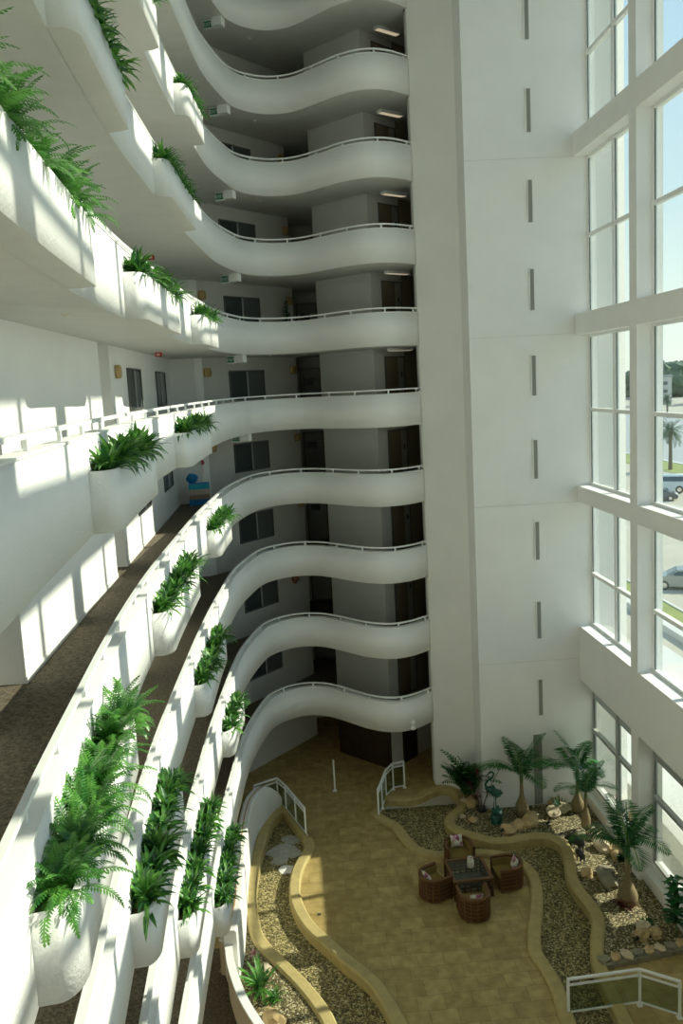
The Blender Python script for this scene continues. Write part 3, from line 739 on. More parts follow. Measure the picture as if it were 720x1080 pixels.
def bottle_palm(loc, h_bulb, r_bulb, h_total, nf, fl, label, seed, lean=0):
    rng = random.Random(seed); e = empty('bottle_palm', loc, 0, label, 'palm', 'bottle palms in the garden')
    mb = MB(); mb.smooth = True
    pr = [(r_bulb * .72, -.03), (r_bulb * .95, h_bulb * .12), (r_bulb, h_bulb * .3), (r_bulb * .92, h_bulb * .5), (r_bulb * .62, h_bulb * .75), (r_bulb * .34, h_bulb), (r_bulb * .26, h_bulb * 1.3), (r_bulb * .22, h_total), (0, h_total)]
    mb.lathe(pr, (0, 0, 0), 18); mb.build('trunk', 'trunk', e)
    mb = MB(); mb.smooth = True; mb.lathe([(r_bulb * .24, h_total - .35), (r_bulb * .28, h_total - .15), (r_bulb * .15, h_total + .12), (0, h_total + .14)], (0, 0, 0), 12); mb.build('crownshaft', 'stem_green', e)
    for i in range(nf):
        mb = MB(); az = 2 * math.pi * i / nf + rng.uniform(-.25, .25); up = i % 3 == 0; ys = .3 if loc[1] > 26.8 and math.sin(az) > 0 else 1; xs = .5 if loc[1] > 26.8 and loc[0] > 9 and math.cos(az) > 0 else 1; az = math.atan2(math.sin(az) * ys, math.cos(az) * xs)
        frond(mb, (0, 0, h_total), az, R(80 if up else rng.uniform(38, 66)), fl * rng.uniform(.85, 1.12) * (.6 if xs < 1 and math.cos(az) > .5 else 1), R(50 if up else 100), .30 * fl, 34, seed=seed * 50 + i, leaf='palm_green' if i % 3 else 'leaf_dark', slim=.10, vdroop=.3)
        mb.build('frond', parent=e)
bottle_palm((7.52, 27.1, .06), .75, .24, 1.55, 9, 1.65, 'tall bottle palm left of the narrow grey slot, by the white wall', 1)
bottle_palm((9.5, 27.1, .06), .65, .23, 1.6, 8, 1.6, 'bottle palm in the corner where the white wall meets the windows', 2)
bottle_palm((9.35, 25.9, .06), .85, .16, 1.35, 8, 1.3, 'slimmer bottle palm in front of the corner palm', 3)
bottle_palm((9.1, 21.9, .06), .7, .29, 1.75, 10, 1.7, 'large bottle palm standing nearest along the ground floor windows', 4)
# feathery bush palm by the wall
e = empty('areca_palm', (5.92, 28.45, .06), 0, 'bushy dark green palm against the white wall by the lobby corridor', 'palm')
rng = random.Random(8)
for i in range(48):
    mb = MB(); frond(mb, (rng.uniform(-.12, .12), rng.uniform(-.12, .12), .25), rng.uniform(-4.1, -.6), R(rng.uniform(62, 89)), rng.uniform(1.1, 2.1), R(rng.uniform(40, 95)), .28, 16, seed=i + 300, leaf='leaf_dark' if i % 2 else 'palm_green', slim=.30)
    mb.build('frond', parent=e)
for i in range(6):
    mb = MB(); a = i * 1.05; mb.tube([(.08 * math.cos(a), .08 * math.sin(a), -.04), (.12 * math.cos(a), .12 * math.sin(a), .6), (.2 * math.cos(a), .2 * math.sin(a), 1.1)], [.03, .022, .012], 6); mb.build('stem', 'trunk', e)
# red dracaena
e = empty('dracaena', (6.22, 27.6, .06), 0, 'thin stemmed dark red dracaena in front of the white wall beside the heron', 'plant')
rng = random.Random(3)
for (dx, dy, h) in ((-.45, 0, 1.0), (-.1, .05, 1.55), (.72, .0, 1.6), (.2, -.08, .7), (-.2, -.1, .55)):
    mb = MB(); mb.tube([(0, 0, -.03), (dx * .35, dy, h * .5), (dx, dy, h)], [.02, .014, .01], 6); st = mb.build('stem', 'trunk_bark', e)
    mb = MB()
    for i in range(16): lance(mb, (dx, dy, h), rng.uniform(0, 6.28), R(rng.uniform(-20, 75)), rng.uniform(.18, .32), R(80), .018, 4, leaf='red_leaf')
    mb.build('leaf_tuft', parent=st)
mb = MB(); mb.smooth = True; mb.lathe([(0, 0), (.12, .0), (.16, .16), (.14, .18), (0, .17)], (0, 0, -.02), 14); mb.build('pot', 'black_rubber', e)
# small grass tuft and other low plants
def tuft(loc, n, L, w, leaf, label, cat='plant', name='grass_tuft', seed=1, el=(35, 88), group=None):
    rng = random.Random(seed); mb = MB()
    for i in range(n): lance(mb, (rng.uniform(-.1, .1), rng.uniform(-.08, .08), 0), rng.uniform(0, 6.28), R(rng.uniform(*el)), rng.uniform(.7, 1.1) * L, R(rng.uniform(30, 90)), w, 5, leaf=leaf)
    o = mb.build(name); o.location = loc; return tag(o, label, cat, group)
tuft((8.85, 27.15, .05), 70, .6, .016, 'leaf_dark', 'low dark grassy tuft at the foot of the white wall between two palms', seed=4)
tuft((8.95, 21.75, .05), 60, .42, .03, 'red_leaf', 'low dark red plant at the base of the nearest palm', seed=6, name='red_plant')
tuft((9.75, 24.0, .05), 50, .3, .03, 'leaf_dark', 'small dark plant by the window plinth behind the rocks', seed=7, name='low_plant')
tuft((9.3, 20.9, .05), 20, .22, .03, 'leaf_dark', 'dark low plant in the lower right garden corner', seed=12, name='low_plant')
# rubber plant at right edge
e = empty('rubber_plant', (9.78, 20.35, .06), 0, 'broad leaved green shrub at the right edge beside the window plinth', 'shrub')
rng = random.Random(12)
mb = MB()
mb.tube([(0, 0, -.03), (.02, .01, .7), (0, 0, 1.5)], [.03, .02, .012], 6); mb.build('stem', 'stem_green', e)
mb = MB()
for i in range(70):
    z = rng.uniform(.35, 1.7); r_ = .05
    lance(mb, (0, 0, z), rng.uniform(0, 6.28), R(rng.uniform(0, 60)), rng.uniform(.24, .42), R(40), .07, 5, leaf='leaf_dark' if i % 2 else 'palm_green')
mb.build('foliage', parent=e)
# bromeliad in the left garden
tuft((-1.45, 19.75, .03), 30, .85, .05, 'leaf_green', 'spiky green agave like plant beside the left stream curb', name='spiky_plant', seed=9, el=(25, 70))
tuft((-1.1, 19.3, .03), 60, .38, .018, 'leaf_green', 'bushy light green plant at the foot of the spiky plant', name='low_plant', seed=10)
e = empty('flower_cluster', (-1.62, 20.7, .03), 0, 'pale pink flowers on a stalk at the top of the left gravel strip', 'flower')
mb = MB(); mb.tube([(0, 0, -.02), (.02, 0, .35)], .012, 6); mb.build('stem', 'stem_green', e)
mb = MB(); rng = random.Random(2)
for i in range(14): lance(mb, (0, 0, .3), rng.uniform(0, 6.28), R(rng.uniform(-10, 80)), .16, R(40), .035, 3, leaf='pink_flower')
mb.build('petals', parent=e)
# ------------------------------------------------------------------ rocks, stones
def rock(x, y, r, mat, label, seed, sq=(1, .8, .6), z=.06, rot=0):
    mb = MB(); mb.blob((0, 0, 0), r, 2, .55, 1.3, seed, sq); o = mb.build('rock', mat); o.location = (x, y, z + r * sq[2] * .55); o.rotation_euler = (0, 0, rot)
    return tag(o, label, 'rock', 'garden rocks')
RK = [(5.76, 26.99, .17, 'rock', 'small tan rock tucked in the curb bend below the heron'), (5.45, 27.25, .13, 'rock_pale', 'little round tan stone beside the curb bend'),
      (5.95, 28.05, .33, 'rock', 'orange tan boulder under the bushy dark palm'), (5.72, 28.3, .17, 'rock_pale', 'small pale stone on top of the orange boulder'),
      (6.75, 26.1, .33, 'rock', 'left lump of the tan rock group by the wavy curb'), (7.15, 26.3, .36, 'rock', 'middle lump of the tan rock group by the wavy curb'), (7.62, 26.5, .42, 'rock', 'mossy right rock of the group by the wavy curb', ),
      (8.55, 26.95, .34, 'rock_pale', 'sunlit broken boulder in the pale gravel patch'), (8.95, 27.2, .35, 'rock_pale', 'sunlit boulder right beside the broken one'), (8.9, 27.7, .3, 'rock', 'flat slab rock leaning behind the sunlit boulders'),
      (9.05, 25.55, .26, 'rock_pale', 'pale rock at the foot of the slim palm, left end'), (9.45, 25.42, .34, 'rock_pale', 'pale holed rock at the foot of the slim palm'), 
      (9.45, 24.7, .34, 'rock_pale', 'pale rock above the salmon coloured stones'), (9.75, 24.5, .26, 'rock', 'salmon tinted upper stone near the windows'), (9.7, 24.15, .26, 'rock', 'salmon tinted lower stone near the windows'),
      (8.43, 23.35, .27, 'rock', 'round yellow brown rock left of the large grey boulder'), (8.9, 22.85, .40, 'rock_grey', 'large grey boulder left of the nearest palm'), (9.05, 23.35, .3, 'rock_grey', 'grey rock behind the large grey boulder'),
      (9.05, 20.75, .24, 'rock_pale', 'upper stone of the trio in the brown gravel'), (8.85, 20.4, .26, 'rock', 'lower left stone of the trio in the brown gravel'), (9.25, 20.42, .26, 'rock', 'lower right stone of the trio in the brown gravel'),
      (-1.1, 18.5, .4, 'rock', 'orange boulder at the bottom of the left gravel strip'), (-1.35, 20.45, .2, 'rock_pale', 'pale stone under the pink flowers')]
for i, (x, y, r, m_, lb) in enumerate(RK): rock(x, y, r * .9, m_, lb, i + 1, (1, .75, .62), rot=i * .7, z=.03 if x < 0 else .06)
# dry stone edging bordering the garden
mb = MB(); rng = random.Random(4)
x = 7.45
while x < 9.75:
    y = 19.5 + (x - 7.45) * .16
    for l in range(2): mb.bbox((-.17, -.12, -.09), (.17, .14, .09), .03, Matrix.Translation((x + rng.uniform(-.05, .05), y, -.1 + l * .0)) if l == 0 else Matrix.Translation((x + .1, y, .06)))
    x += .33
o = mb.build('stone_edging', 'rock_grey'); tag(o, 'low dry stone retaining edge at the bottom of the planted garden', 'stone edging')
x = 7.5; i = 0
nmz = ['leftmost', 'second', 'third', 'fourth', 'fifth', 'sixth', 'seventh', 'eighth', 'rightmost']
while x < 9.85 and i < 9:
    y = 19.55 + (x - 7.5) * .16; mb = MB(); mb.blob((0, 0, 0), .2, 1, .4, 1.4, i + 60, (1, .72, .3)); o = mb.build('flat_stone', ['rock_grey', 'rock_pale', 'rock'][(i * 2 + (i == 0) * 0) % 3]); o.location = (x, y, .19); o.rotation_euler = (0, 0, i)
    tag(o, 'flat cap stone on the garden edge, %s in the row' % nmz[i], 'stone', 'flat cap stones on the garden edge'); x += .315; i += 1
# grey mineral slabs in the left stream
for i, (x, y, r) in enumerate(((-.95, 26.5, .42), (-.6, 27.1, .32), (-.95, 25.9, .25), (-.55, 26.3, .3), (-.75, 25.35, .26))):
    mb = MB(); mb.blob((0, 0, 0), r, 2, .7, 2.2, i + 30, (1, 1, .06)); o = mb.build('flat_slab', 'mineral' if i < 4 else 'stucco'); o.location = (x, y, -.185)
    tag(o, ['largest grey', 'upper grey', 'small grey left', 'grey right hand', 'white pointed'][i] + ' flat slab lying at the shaded head of the left stream', 'stone slab', 'flat slabs in the left stream')
mb = MB(); mb.bbox((.14, 22.59, 0), (.24, 22.69, .004), .001); tag(mb.build('floor_drain', 'dark_plate'), 'small square dark drain in the sunlit floor patch', 'drain')
# ------------------------------------------------------------------ statues
def skin(name, verts, edges, radii, mat, parent=None, root=0, sub=2):
    me = bpy.data.meshes.new(name); me.from_pydata(verts, edges, []); o = bpy.data.objects.new(name, me); C.objects.link(o)
    md = o.modifiers.new('skin', 'SKIN'); md.use_smooth_shade = True
    for i, r_ in enumerate(radii):
        sv = me.skin_vertices[0].data[i]; sv.radius = (r_, r_) if not isinstance(r_, tuple) else r_; sv.use_root = (i == root)
    s2 = o.modifiers.new('sub', 'SUBSURF'); s2.levels = sub; s2.render_levels = sub
    me.materials.append(M[mat])
    if parent: o.parent = parent
    return o
e = empty('heron_statue', (6.5, 27.1, .06), R(0), 'green patina heron statue standing on thin legs before the white wall', 'statue')
v = [(.12, 0, .98), (.02, 0, 1.0), (-.10, 0, 1.06), (-.22, 0, 1.14), (-.25, 0, 1.27), (-.14, 0, 1.40), (.02, 0, 1.50), (.06, 0, 1.62), (.0, 0, 1.70), (-.08, 0, 1.68), (-.16, 0, 1.60), (-.24, 0, 1.50), (.2, 0, .86), (.24, 0, .74)]
skin('body', v, [(0, 1), (1, 2), (2, 3), (3, 4), (4, 5), (5, 6), (6, 7), (7, 8), (8, 9), (9, 10), (10, 11), (0, 12), (12, 13)], [.15, .16, .13, .06, .042, .036, .034, .033, .036, .038, .016, .005, .12, .03], 'patina', e)
for dx, dy, fx in ((-.0, -.05, -.04), (.08, .05, .14)):
    mb = MB(); mb.smooth = True; mb.tube([(dx + .04, dy, .9), (dx + .03, dy, .55), (fx, dy, .03)], [.03, .016, .014], 8)
    for a in (-.5, 0, .5): mb.tube([(fx, dy, .02), (fx - .11 * math.cos(a), dy + .11 * math.sin(a), .012)], [.012, .006], 6)
    mb.build('leg', 'patina', e)
# second, crouching green bird/turtle-like statue in front
e = empty('bird_statue', (6.55, 26.75, .06), R(70), 'dark green crouching bird statue in front of the standing heron', 'statue')
skin('body', [(0, 0, .22), (.12, 0, .26), (.22, 0, .36), (.26, 0, .46), (.33, 0, .46), (-.15, 0, .2), (-.3, 0, .14)], [(0, 1), (1, 2), (2, 3), (3, 4), (0, 5), (5, 6)], [.19, .15, .08, .055, .02, .15, .04], 'patina', e)
mb = MB(); mb.blob((0, 0, .06), .2, 2, .2, 2, 5, (1, .8, .4)); mb.build('base', 'patina', e)
# two dark boar statues on the curb edge
for (x, y, rz, sc, lb) in ((8.62, 24.7, R(120), 1.0, 'larger dark bronze boar statue beside the wavy curb'), (8.52, 24.1, R(95), .72, 'smaller dark bronze boar statue behind the larger one')):
    e = empty('boar_statue', (x, y, .06), rz, lb, 'statue', 'bronze boar statues'); e.scale = (sc,) * 3
    skin('body', [(0, 0, .34), (.17, 0, .35), (.3, 0, .33), (.42, 0, .27), (.52, 0, .22), (-.18, 0, .33), (-.28, 0, .3)], [(0, 1), (1, 2), (2, 3), (3, 4), (0, 5), (5, 6)], [.15, .16, .12, .075, .045, .14, .07], 'bronze_dark', e)
    for lx in (.16, -.18):
        for ly in (-.08, .08):
            mb = MB(); mb.smooth = True; mb.tube([(lx, ly, .28), (lx + .02, ly, .14), (lx, ly, 0)], [.055, .035, .03], 8); mb.build('leg', 'bronze_dark', e)
    for ly in (-.06, .06):
        mb = MB(); mb.add([(.28, ly - .03, .42), (.28, ly + .03, .42), (.25, ly, .50), (.24, ly, .42)], [(0, 1, 2), (1, 3, 2), (3, 0, 2), (0, 3, 1)]); mb.build('ear', 'bronze_dark', e)
    mb = MB(); mb.tube([(-.33, 0, .34), (-.40, 0, .26), (-.38, .02, .2)], [.012, .01, .006], 6); mb.build('tail', 'bronze_dark', e)
for (x, y, lb) in ((6.5, 25.95, 'small black garden spotlight in the gravel left of the rock group'), (8.15, 26.2, 'small black garden spotlight in the sunny gravel'), (8.6, 20.15, 'small black garden spotlight above the stone edging')):
    e = empty('garden_spotlight', (x, y, .06), 0, lb, 'garden light', 'black garden spotlights')
    mb = MB(); mb.tube([(0, 0, -.05), (0, 0, .14)], .012, 8); mb.build('stake', 'black_rubber', e)
    mb = MB(); mb.smooth = True; mb.tube([(-.05, 0, .13), (.03, 0, .19), (.06, 0, .215)], [.035, .05, .055], 12); mb.build('lamp_head', 'black_rubber', e)
# ------------------------------------------------------------------ furniture
def half_ring(r, d, n=14):         # plan: U shape, open to +x ; half width r, depth d
    pts = [(d, -r)]
    for i in range(n + 1):
        a = -math.pi / 2 - math.pi * i / n; pts.append((r * .95 * math.cos(a), r * math.sin(a)))
    pts.append((d, r)); return pts
def chair(loc, rz, label, pil):
    e = empty('armchair', loc, rz, label, 'armchair', 'rattan armchairs around the glass table')
    r, d = .42, .40; U = half_ring(r, d)
    P3 = lambda z: [(x, y, z) for x, y in U]
    mb = MB(); mb.sweep([(-.0, .06), (-.0, .70), (.035, .70), (.035, .06)], P3(0)); mb.build('shell', 'rattan', e)
    mb = MB()
    for z in (.05, .18, .30, .42, .54, .64): mb.sweep([(-.022, z), (-.022, z + .028), (0, z + .028), (0, z)], P3(0))
    L = [0]; n = len(U)
    for i in range(0, n, 2):
        x, y = U[i]; c = Vector((x, y, 0)); dr = Vector((x if i not in (0, n - 1) else 0, y, 0)).normalized() * .012
        mb.box((-.016, -.016, .05), (.016, .016, .66), Matrix.Translation(c + dr))
    mb.build('rattan_bands', 'rattan_light', e)
    mb = MB(); mb.sweep([(-.035, .69), (-.035, .735), (.05, .735), (.05, .69)], P3(0)); mb.build('arm_rail', 'rattan_light', e)
    mb = MB(); mb.sweep([(.036, .36), (.036, .66), (.09, .66), (.09, .36)], [(x * .98, y, 0) for x, y in U]); mb.build('back_cushion', 'cushion', e)
    mb = MB(); s = [(x * .80 if x < 0 else x, y * .80) for x, y in U]; mb.prism(s, .30, .44); o = mb.build('seat_cushion', 'cushion', e, bevel=.03)
    mb = MB(); s = [(x * .90 if x < 0 else x - .01, y * .90) for x, y in U]; mb.prism(s, .04, .30); mb.build('seat_base', 'cushion', e)
    for sx, sy in ((d - .05, -r + .02), (d - .05, r - .02), (-.25, -.28), (-.25, .28)):
        mb = MB(); mb.box((sx - .03, sy - .03, 0), (sx + .03, sy + .03, .08)); mb.build('leg', 'rattan', e)
    # throw pillow leaning on the back
    mb = MB(); mb.smooth = True; n = 10; vs = []; fs = []
    for q in range(2):
        for i in range(n + 1):
            for j in range(n + 1):
                u, v_ = i / n * 2 - 1, j / n * 2 - 1; t = .07 * ((1 - abs(u) ** 2.5) * (1 - abs(v_) ** 2.5)) ** .6; pin = 1 - .06 * (1 - abs(u)) * 0
                vs.append(((1 if q else -1) * t, u * .2 * (1 - .08 * (1 - v_ * v_)), v_ * .19 * (1 - .08 * (1 - u * u))))
        o_ = q * (n + 1) ** 2
        for i in range(n):
            for j in range(n):
                a = o_ + i * (n + 1) + j; f4 = (a, a + 1, a + n + 2, a + n + 1); fs.append(f4 if not q else f4[::-1])
    mb.add(vs, fs); o = mb.build('throw_pillow', 'pillow_print')
    px = e.matrix_basis if False else Matrix.Translation(loc) @ Matrix.Rotation(rz, 4, 'Z')
    o.matrix_world = px @ Matrix.Translation((-.2, pil, .645)) @ Matrix.Rotation(R(-20), 4, 'Y')
    tag(o, 'flowered throw pillow on the ' + label.split(' armchair')[0].replace('rattan', '') + ' armchair', 'pillow', 'flowered throw pillows')
    return e
TC = Vector((4.78, 23.62, 0))
chair((3.66, 23.08, 0), R(27), 'left hand rattan armchair facing the glass table', .02)
chair((4.75, 25.0 - .35, 0), R(-88), 'rattan armchair behind the table at its far side', 0)
chair((6.02, 23.35, 0), R(186), 'right hand rattan armchair facing the glass table', -.02)
chair((4.66, 22.0, 0), R(92), 'rattan armchair with its back to the camera at the near side', 0)
e = empty('coffee_table', (4.78, 23.35, 0), R(4), 'square rattan coffee table with a glass top between four armchairs', 'coffee table')
w = .56; h = .56
for sx in (-1, 1):
    for sy in (-1, 1): mb = MB(); mb.bbox((sx * w - .04, sy * w - .04, 0), (sx * w + .04, sy * w + .04, h), .008); mb.build('leg', 'rattan', e)
mb = MB()
for s_ in (-1, 1): mb.bbox((-w - .05, s_ * w - .05, h), (w + .05, s_ * w + .05, h + .05), .008); mb.bbox((s_ * w - .05, -w + .05, h), (s_ * w + .05, w - .05, h + .05), .008)
mb.build('top_frame', 'rattan_light', e)
for s_ in (-1, 1):
    mb = MB()
    for z in (.1, .22, .34, .46): mb.box((-w + .04, s_ * w - .012, z), (w - .04, s_ * w + .012, z + .04))
    for i in range(6): x = -w + .12 + i * .175; mb.box((x - .02, s_ * w - .014, .1), (x + .02, s_ * w + .014, .5))
    mb.build('side_lattice', 'rattan', e)
    mb = MB()
    for z in (.1, .22, .34, .46): mb.box((s_ * w - .012, -w + .04, z), (s_ * w + .012, w - .04, z + .04))
    for i in range(6): x = -w + .12 + i * .175; mb.box((s_ * w - .014, x - .02, .1), (s_ * w + .014, x + .02, .5))
    mb.build('side_lattice', 'rattan', e)
mb = MB(); mb.box((-w + .05, -w + .05, h + .02), (w - .05, w - .05, h + .032)); mb.build('glass_top', 'guard_glass', e)
mb = MB(); mb.box((-w + .04, -w + .04, .12), (w - .04, w - .04, .14)); mb.build('lower_shelf', 'pane_mid', e)
e = empty('mosaic_jar', (4.88, 23.45, h + .032), 0, 'white mosaic glass jar on the coffee table', 'jar')
mb = MB(); mb.smooth = True; mb.lathe([(0, 0), (.09, 0), (.105, .04), (.105, .22), (.08, .27), (.085, .3), (.075, .3), (.07, .27), (.07, .06), (0, .05)], (0, 0, 0), 22); mb.build('body', 'jar_mosaic', e)
mb = MB(); mb.smooth = True; mb.lathe([(.086, .295), (.09, .3), (.09, .312), (.075, .312), (.075, .3)], (0, 0, 0), 22); mb.build('rim', 'ceramic', e)
# ------------------------------------------------------------------ lobby railings
def glass_railing(pts, label, h=1.0, z=0.0, posts=None):
    c = Vector((*pts[0], z)); e = empty('glass_railing', c, 0, label, 'railing', 'white framed glass railings in the lobby')
    P = [Vector((*p, z)) - c for p in pts]
    for p in P:
        mb = MB(); mb.bbox((p.x - .03, p.y - .03, 0), (p.x + .03, p.y + .03, h), .005); mb.bbox((p.x - .065, p.y - .065, 0), (p.x + .065, p.y + .065, .03), .006); mb.build('post', 'white_metal', e)
    for a, b in zip(P[:-1], P[1:]):
        d = b - a; L = d.length; an = math.atan2(d.y, d.x); Mx = Matrix.Translation(a) @ Matrix.Rotation(an, 4, 'Z')
        mb = MB(); mb.bbox((-.02, -.035, h - .01), (L + .02, .035, h + .04), .008, Mx); mb.build('top_rail', 'white_metal', e)
        mb = MB(); mb.box((.03, -.02, h - .16), (L - .03, .02, h - .12), Mx); mb.build('cross_rail', 'white_metal', e); mb = MB(); mb.box((.03, -.02, .08), (L - .03, .02, .12), Mx); mb.build('bottom_rail', 'white_metal', e)
        mb = MB(); mb.box((.03, -.005, .12), (L - .03, .005, h - .16), Mx); mb.build('glass_panel', 'guard_glass', e)
glass_railing([(6.0, 17.98), (7.8, 18.1), (8.55, 17.6)], 'white framed glass railing at the lower right across the dry stream', .95, .0)
glass_railing([(-1.85, 28.9), (-1.02, 29.36), (-.72, 28.75), (-.38, 27.85), (-.06, 26.98)], 'white framed glass railing at the head of the left stream', 1.0)
glass_railing([(2.56, 27.81), (2.76, 28.4), (3.0, 29.2), (3.34, 29.74), (3.78, 29.84)], 'white framed glass railing left of the right stream, below the back corridor', 1.04)
e = empty('stanchion', (1.13, 30.0, 0), 0, 'single white free standing post on the lobby tiles', 'post')
mb = MB(); mb.bbox((-.03, -.03, 0), (.03, .03, 1.25), .006); mb.build('post', 'white_metal', e)
mb = MB(); mb.bbox((-.08, -.08, 0), (.08, .08, .03), .006); mb.build('base_plate', 'white_metal', e)
# ------------------------------------------------------------------ white stucco walls beside the left stream
st = [(-.98, 29.1), (-1.25, 28.75), (-1.5, 28.2), (-1.75, 27.5), (-1.92, 26.9), (-2.0, 25.9), (-2.05, 24.6), (-2.05, 22.85), (-2.05, 21.2), (-2.1, 20.5), (-2.14, 20.15)]
sp = c2(st, 4); mb = MB(); n = len(sp); vs = []; fs = []
for i, (x, y) in enumerate(sp):
    u = i / (n - 1); x0, y0 = sp[max(i - 1, 0)]; x1, y1 = sp[min(i + 1, n - 1)]; t = Vector((x1 - x0, y1 - y0, 0)).normalized(); nn = Vector((-t.y, t.x, 0)); h_ = .75 + .85 * min(1, u * 5) - .0
    h_ = .45 + 1.0 * math.sin(min(1, u * 3.2) * math.pi / 2)
    for a, z in ((.14, 0), (.14, h_ - .04), (.10, h_), (-.16, h_), (-.2, h_ - .04), (-.2, 0)): vs.append((x + nn.x * a, y + nn.y * a, z))
for i in range(n - 1):
    for j in range(5): fs.append((i * 6 + j, i * 6 + j + 1, (i + 1) * 6 + j + 1, (i + 1) * 6 + j))
fs += [(5, 4, 3, 2, 1, 0), tuple((n - 1) * 6 + j for j in range(6))]
mb.add(vs, fs); ow = mb.build('stucco_wall', 'stucco'); tag(ow, 'curving white stucco wall with a rust stain, beside the left stream', 'low wall')
# rust stain: a thin mineral crust running along the wall's coping
mb = MB(); vs = []; rng = random.Random(9)
m0 = 4
for i in range(m0, n - 2):
    x, y = sp[i]; x0, y0 = sp[max(i - 1, 0)]; x1, y1 = sp[min(i + 1, n - 1)]; t = Vector((x1 - x0, y1 - y0, 0)).normalized(); nn = Vector((-t.y, t.x, 0)); u = i / (n - 1); h_ = .45 + 1.0 * math.sin(min(1, u * 3.2) * math.pi / 2)
    c_ = .02 - .10 * (u) + rng.uniform(-.01, .01); ww = .022 * (1 - u * .6) + .004
    vs += [(x + nn.x * (c_ - ww), y + nn.y * (c_ - ww), h_ + .002), (x + nn.x * (c_ + ww), y + nn.y * (c_ + ww), h_ + .002)]
mb.add(vs, [(2 * i, 2 * i + 2, 2 * i + 3, 2 * i + 1) for i in range(len(vs) // 2 - 1)]); mb.build('rust_stain', 'stain', ow)
# curved stair parapet in the lower left
st = [(-2.45, 20.55), (-2.28, 20.45), (-2.17, 20.1), (-2.08, 19.5), (-1.9, 18.8), (-1.68, 18.15), (-1.38, 17.5), (-1.0, 16.8), (-.5, 16.1)]
sp2 = c2(st, 4); struct(MB().prism([(-3.99, 16.1), (-3.99, 21.5), (-2.3, 21.5)] + [(x - .14, y) for x, y in sp2], .0, .012).build('floor.020', 'carpet'), 'dark carpeted strip behind the curved stair parapet')
mb = MB(); mb.sweep([(.13, 0), (.13, 1.0), (-.02, 1.0), (-.02, 0)], [(x, y, 0) for x, y in sp2]); e = mb.build('stair_parapet', 'stucco_beige')
tag(e, 'curved parapet with white coping at the lower left of the lobby', 'low wall')
mb = MB(); mb.sweep([(.15, 1.0), (.15, 1.05), (-.05, 1.05), (-.05, 1.0)], [(x, y, 0) for x, y in sp2]); mb.build('coping', 'white_trim', e)
mb = MB(); mb.sweep([(-.025, .0), (-.025, .998), (-.035, .998), (-.035, 0)], [(x, y, 0) for x, y in sp2]); mb.build('outer_face', 'stucco', e)

# ------------------------------------------------------------------ corridor odds and ends
fz = floor_z(-1)
e = empty('towel_rack', (-3.2, 30.55, fz), R(5), 'rack draped with blue striped beach towels at the end of the corridor', 'towel rack')
mb = MB()
for x in (-.32, .32):
    for y in (-.14, .14): mb.tube([(x, y, 0), (x, y, .82)], .015, 8)
mb.tube([(-.34, 0, .8), (.34, 0, .8)], .016, 8); mb.box((-.34, -.16, .74), (.34, .16, .78)); mb.build('frame', 'white_metal', e)
vs = []; fs = []; mb = MB(); mb.smooth = True; NN = 22
prof = [(-.24, .04), (-.21, .4), (-.19, .78), (-.12, .84), (.1, .84), (.18, .78), (.2, .4)]
for i in range(NN + 1):
    x = -.38 + .76 * i / NN; rip = .022 * math.sin(i * 1.7)
    for (y, z) in prof: vs.append((x, y + rip * (1 - z), z))
for i in range(NN):
    for j in range(6): a = i * 7 + j; fs.append((a, a + 7, a + 8, a + 1))
mb.add(vs, fs); o = mb.build('beach_towel', 'beach_towel'); o.location = (-3.2, 30.55, fz); o.rotation_euler = (0, 0, R(5)); tag(o, 'blue and sand striped beach towel draped over the rack', 'towel')
mb = MB(); mb.smooth = True; mb.blob((0, 0, 0), .2, 2, .3, 2, 3, (1.1, .5, .9)); o = mb.build('folded_towel', 'pane_blue' if 'pane_blue' in M else 'beach_towel'); o.location = (-3.42, 30.5, fz + 1.02); tag(o, 'crumpled teal towel at the left of the rack top', 'towel')
e = empty('wall_ornament', (-3.08, 31.1, fz + 1.55), 0, 'pink flamingo shaped ornament hung above the towel rack', 'ornament')
skin('body', [(0, 0, -.12), (.05, 0, -.02), (-.02, 0, .08), (-.06, 0, .2), (0, 0, .3), (.05, 0, .26)], [(0, 1), (1, 2), (2, 3), (3, 4), (4, 5)], [.05, .07, .03, .02, .03, .012], 'pink_toy', e)
mb = MB(); mb.tube([(.02, 0, -.12), (.02, 0, -.4)], .01, 6); mb.build('leg', 'pink_toy', e)
# potted plant on level +1 corridor
pfz = floor_z(1); sp_ = on_line(PA, AD, AN, 4.25, pfz, .55)
e = empty('potted_plant', sp_, 0, 'dark potted shrub against the corridor wall of the first balcony above eye level', 'potted plant')
mb = MB(); mb.smooth = True; mb.lathe([(0, 0), (.14, 0), (.2, .34), (.17, .34), (.15, .30), (0, .3)], (0, 0, 0), 16); mb.build('pot', 'bronze_dark', e)
mb = MB(); rng = random.Random(7)
for i in range(190):
    z = .4 + 1.55 * (i / 190); r_ = .50 * (1 - i / 230)
    lance(mb, (0, 0, z), rng.uniform(0, 6.28), R(rng.uniform(-5, 40)), r_ * rng.uniform(.7, 1.2), R(40), .035, 4, leaf='leaf_dark')
mb.tube([(0, 0, .3), (0, 0, 1.95)], .015, 6); mb.build('foliage', parent=e)
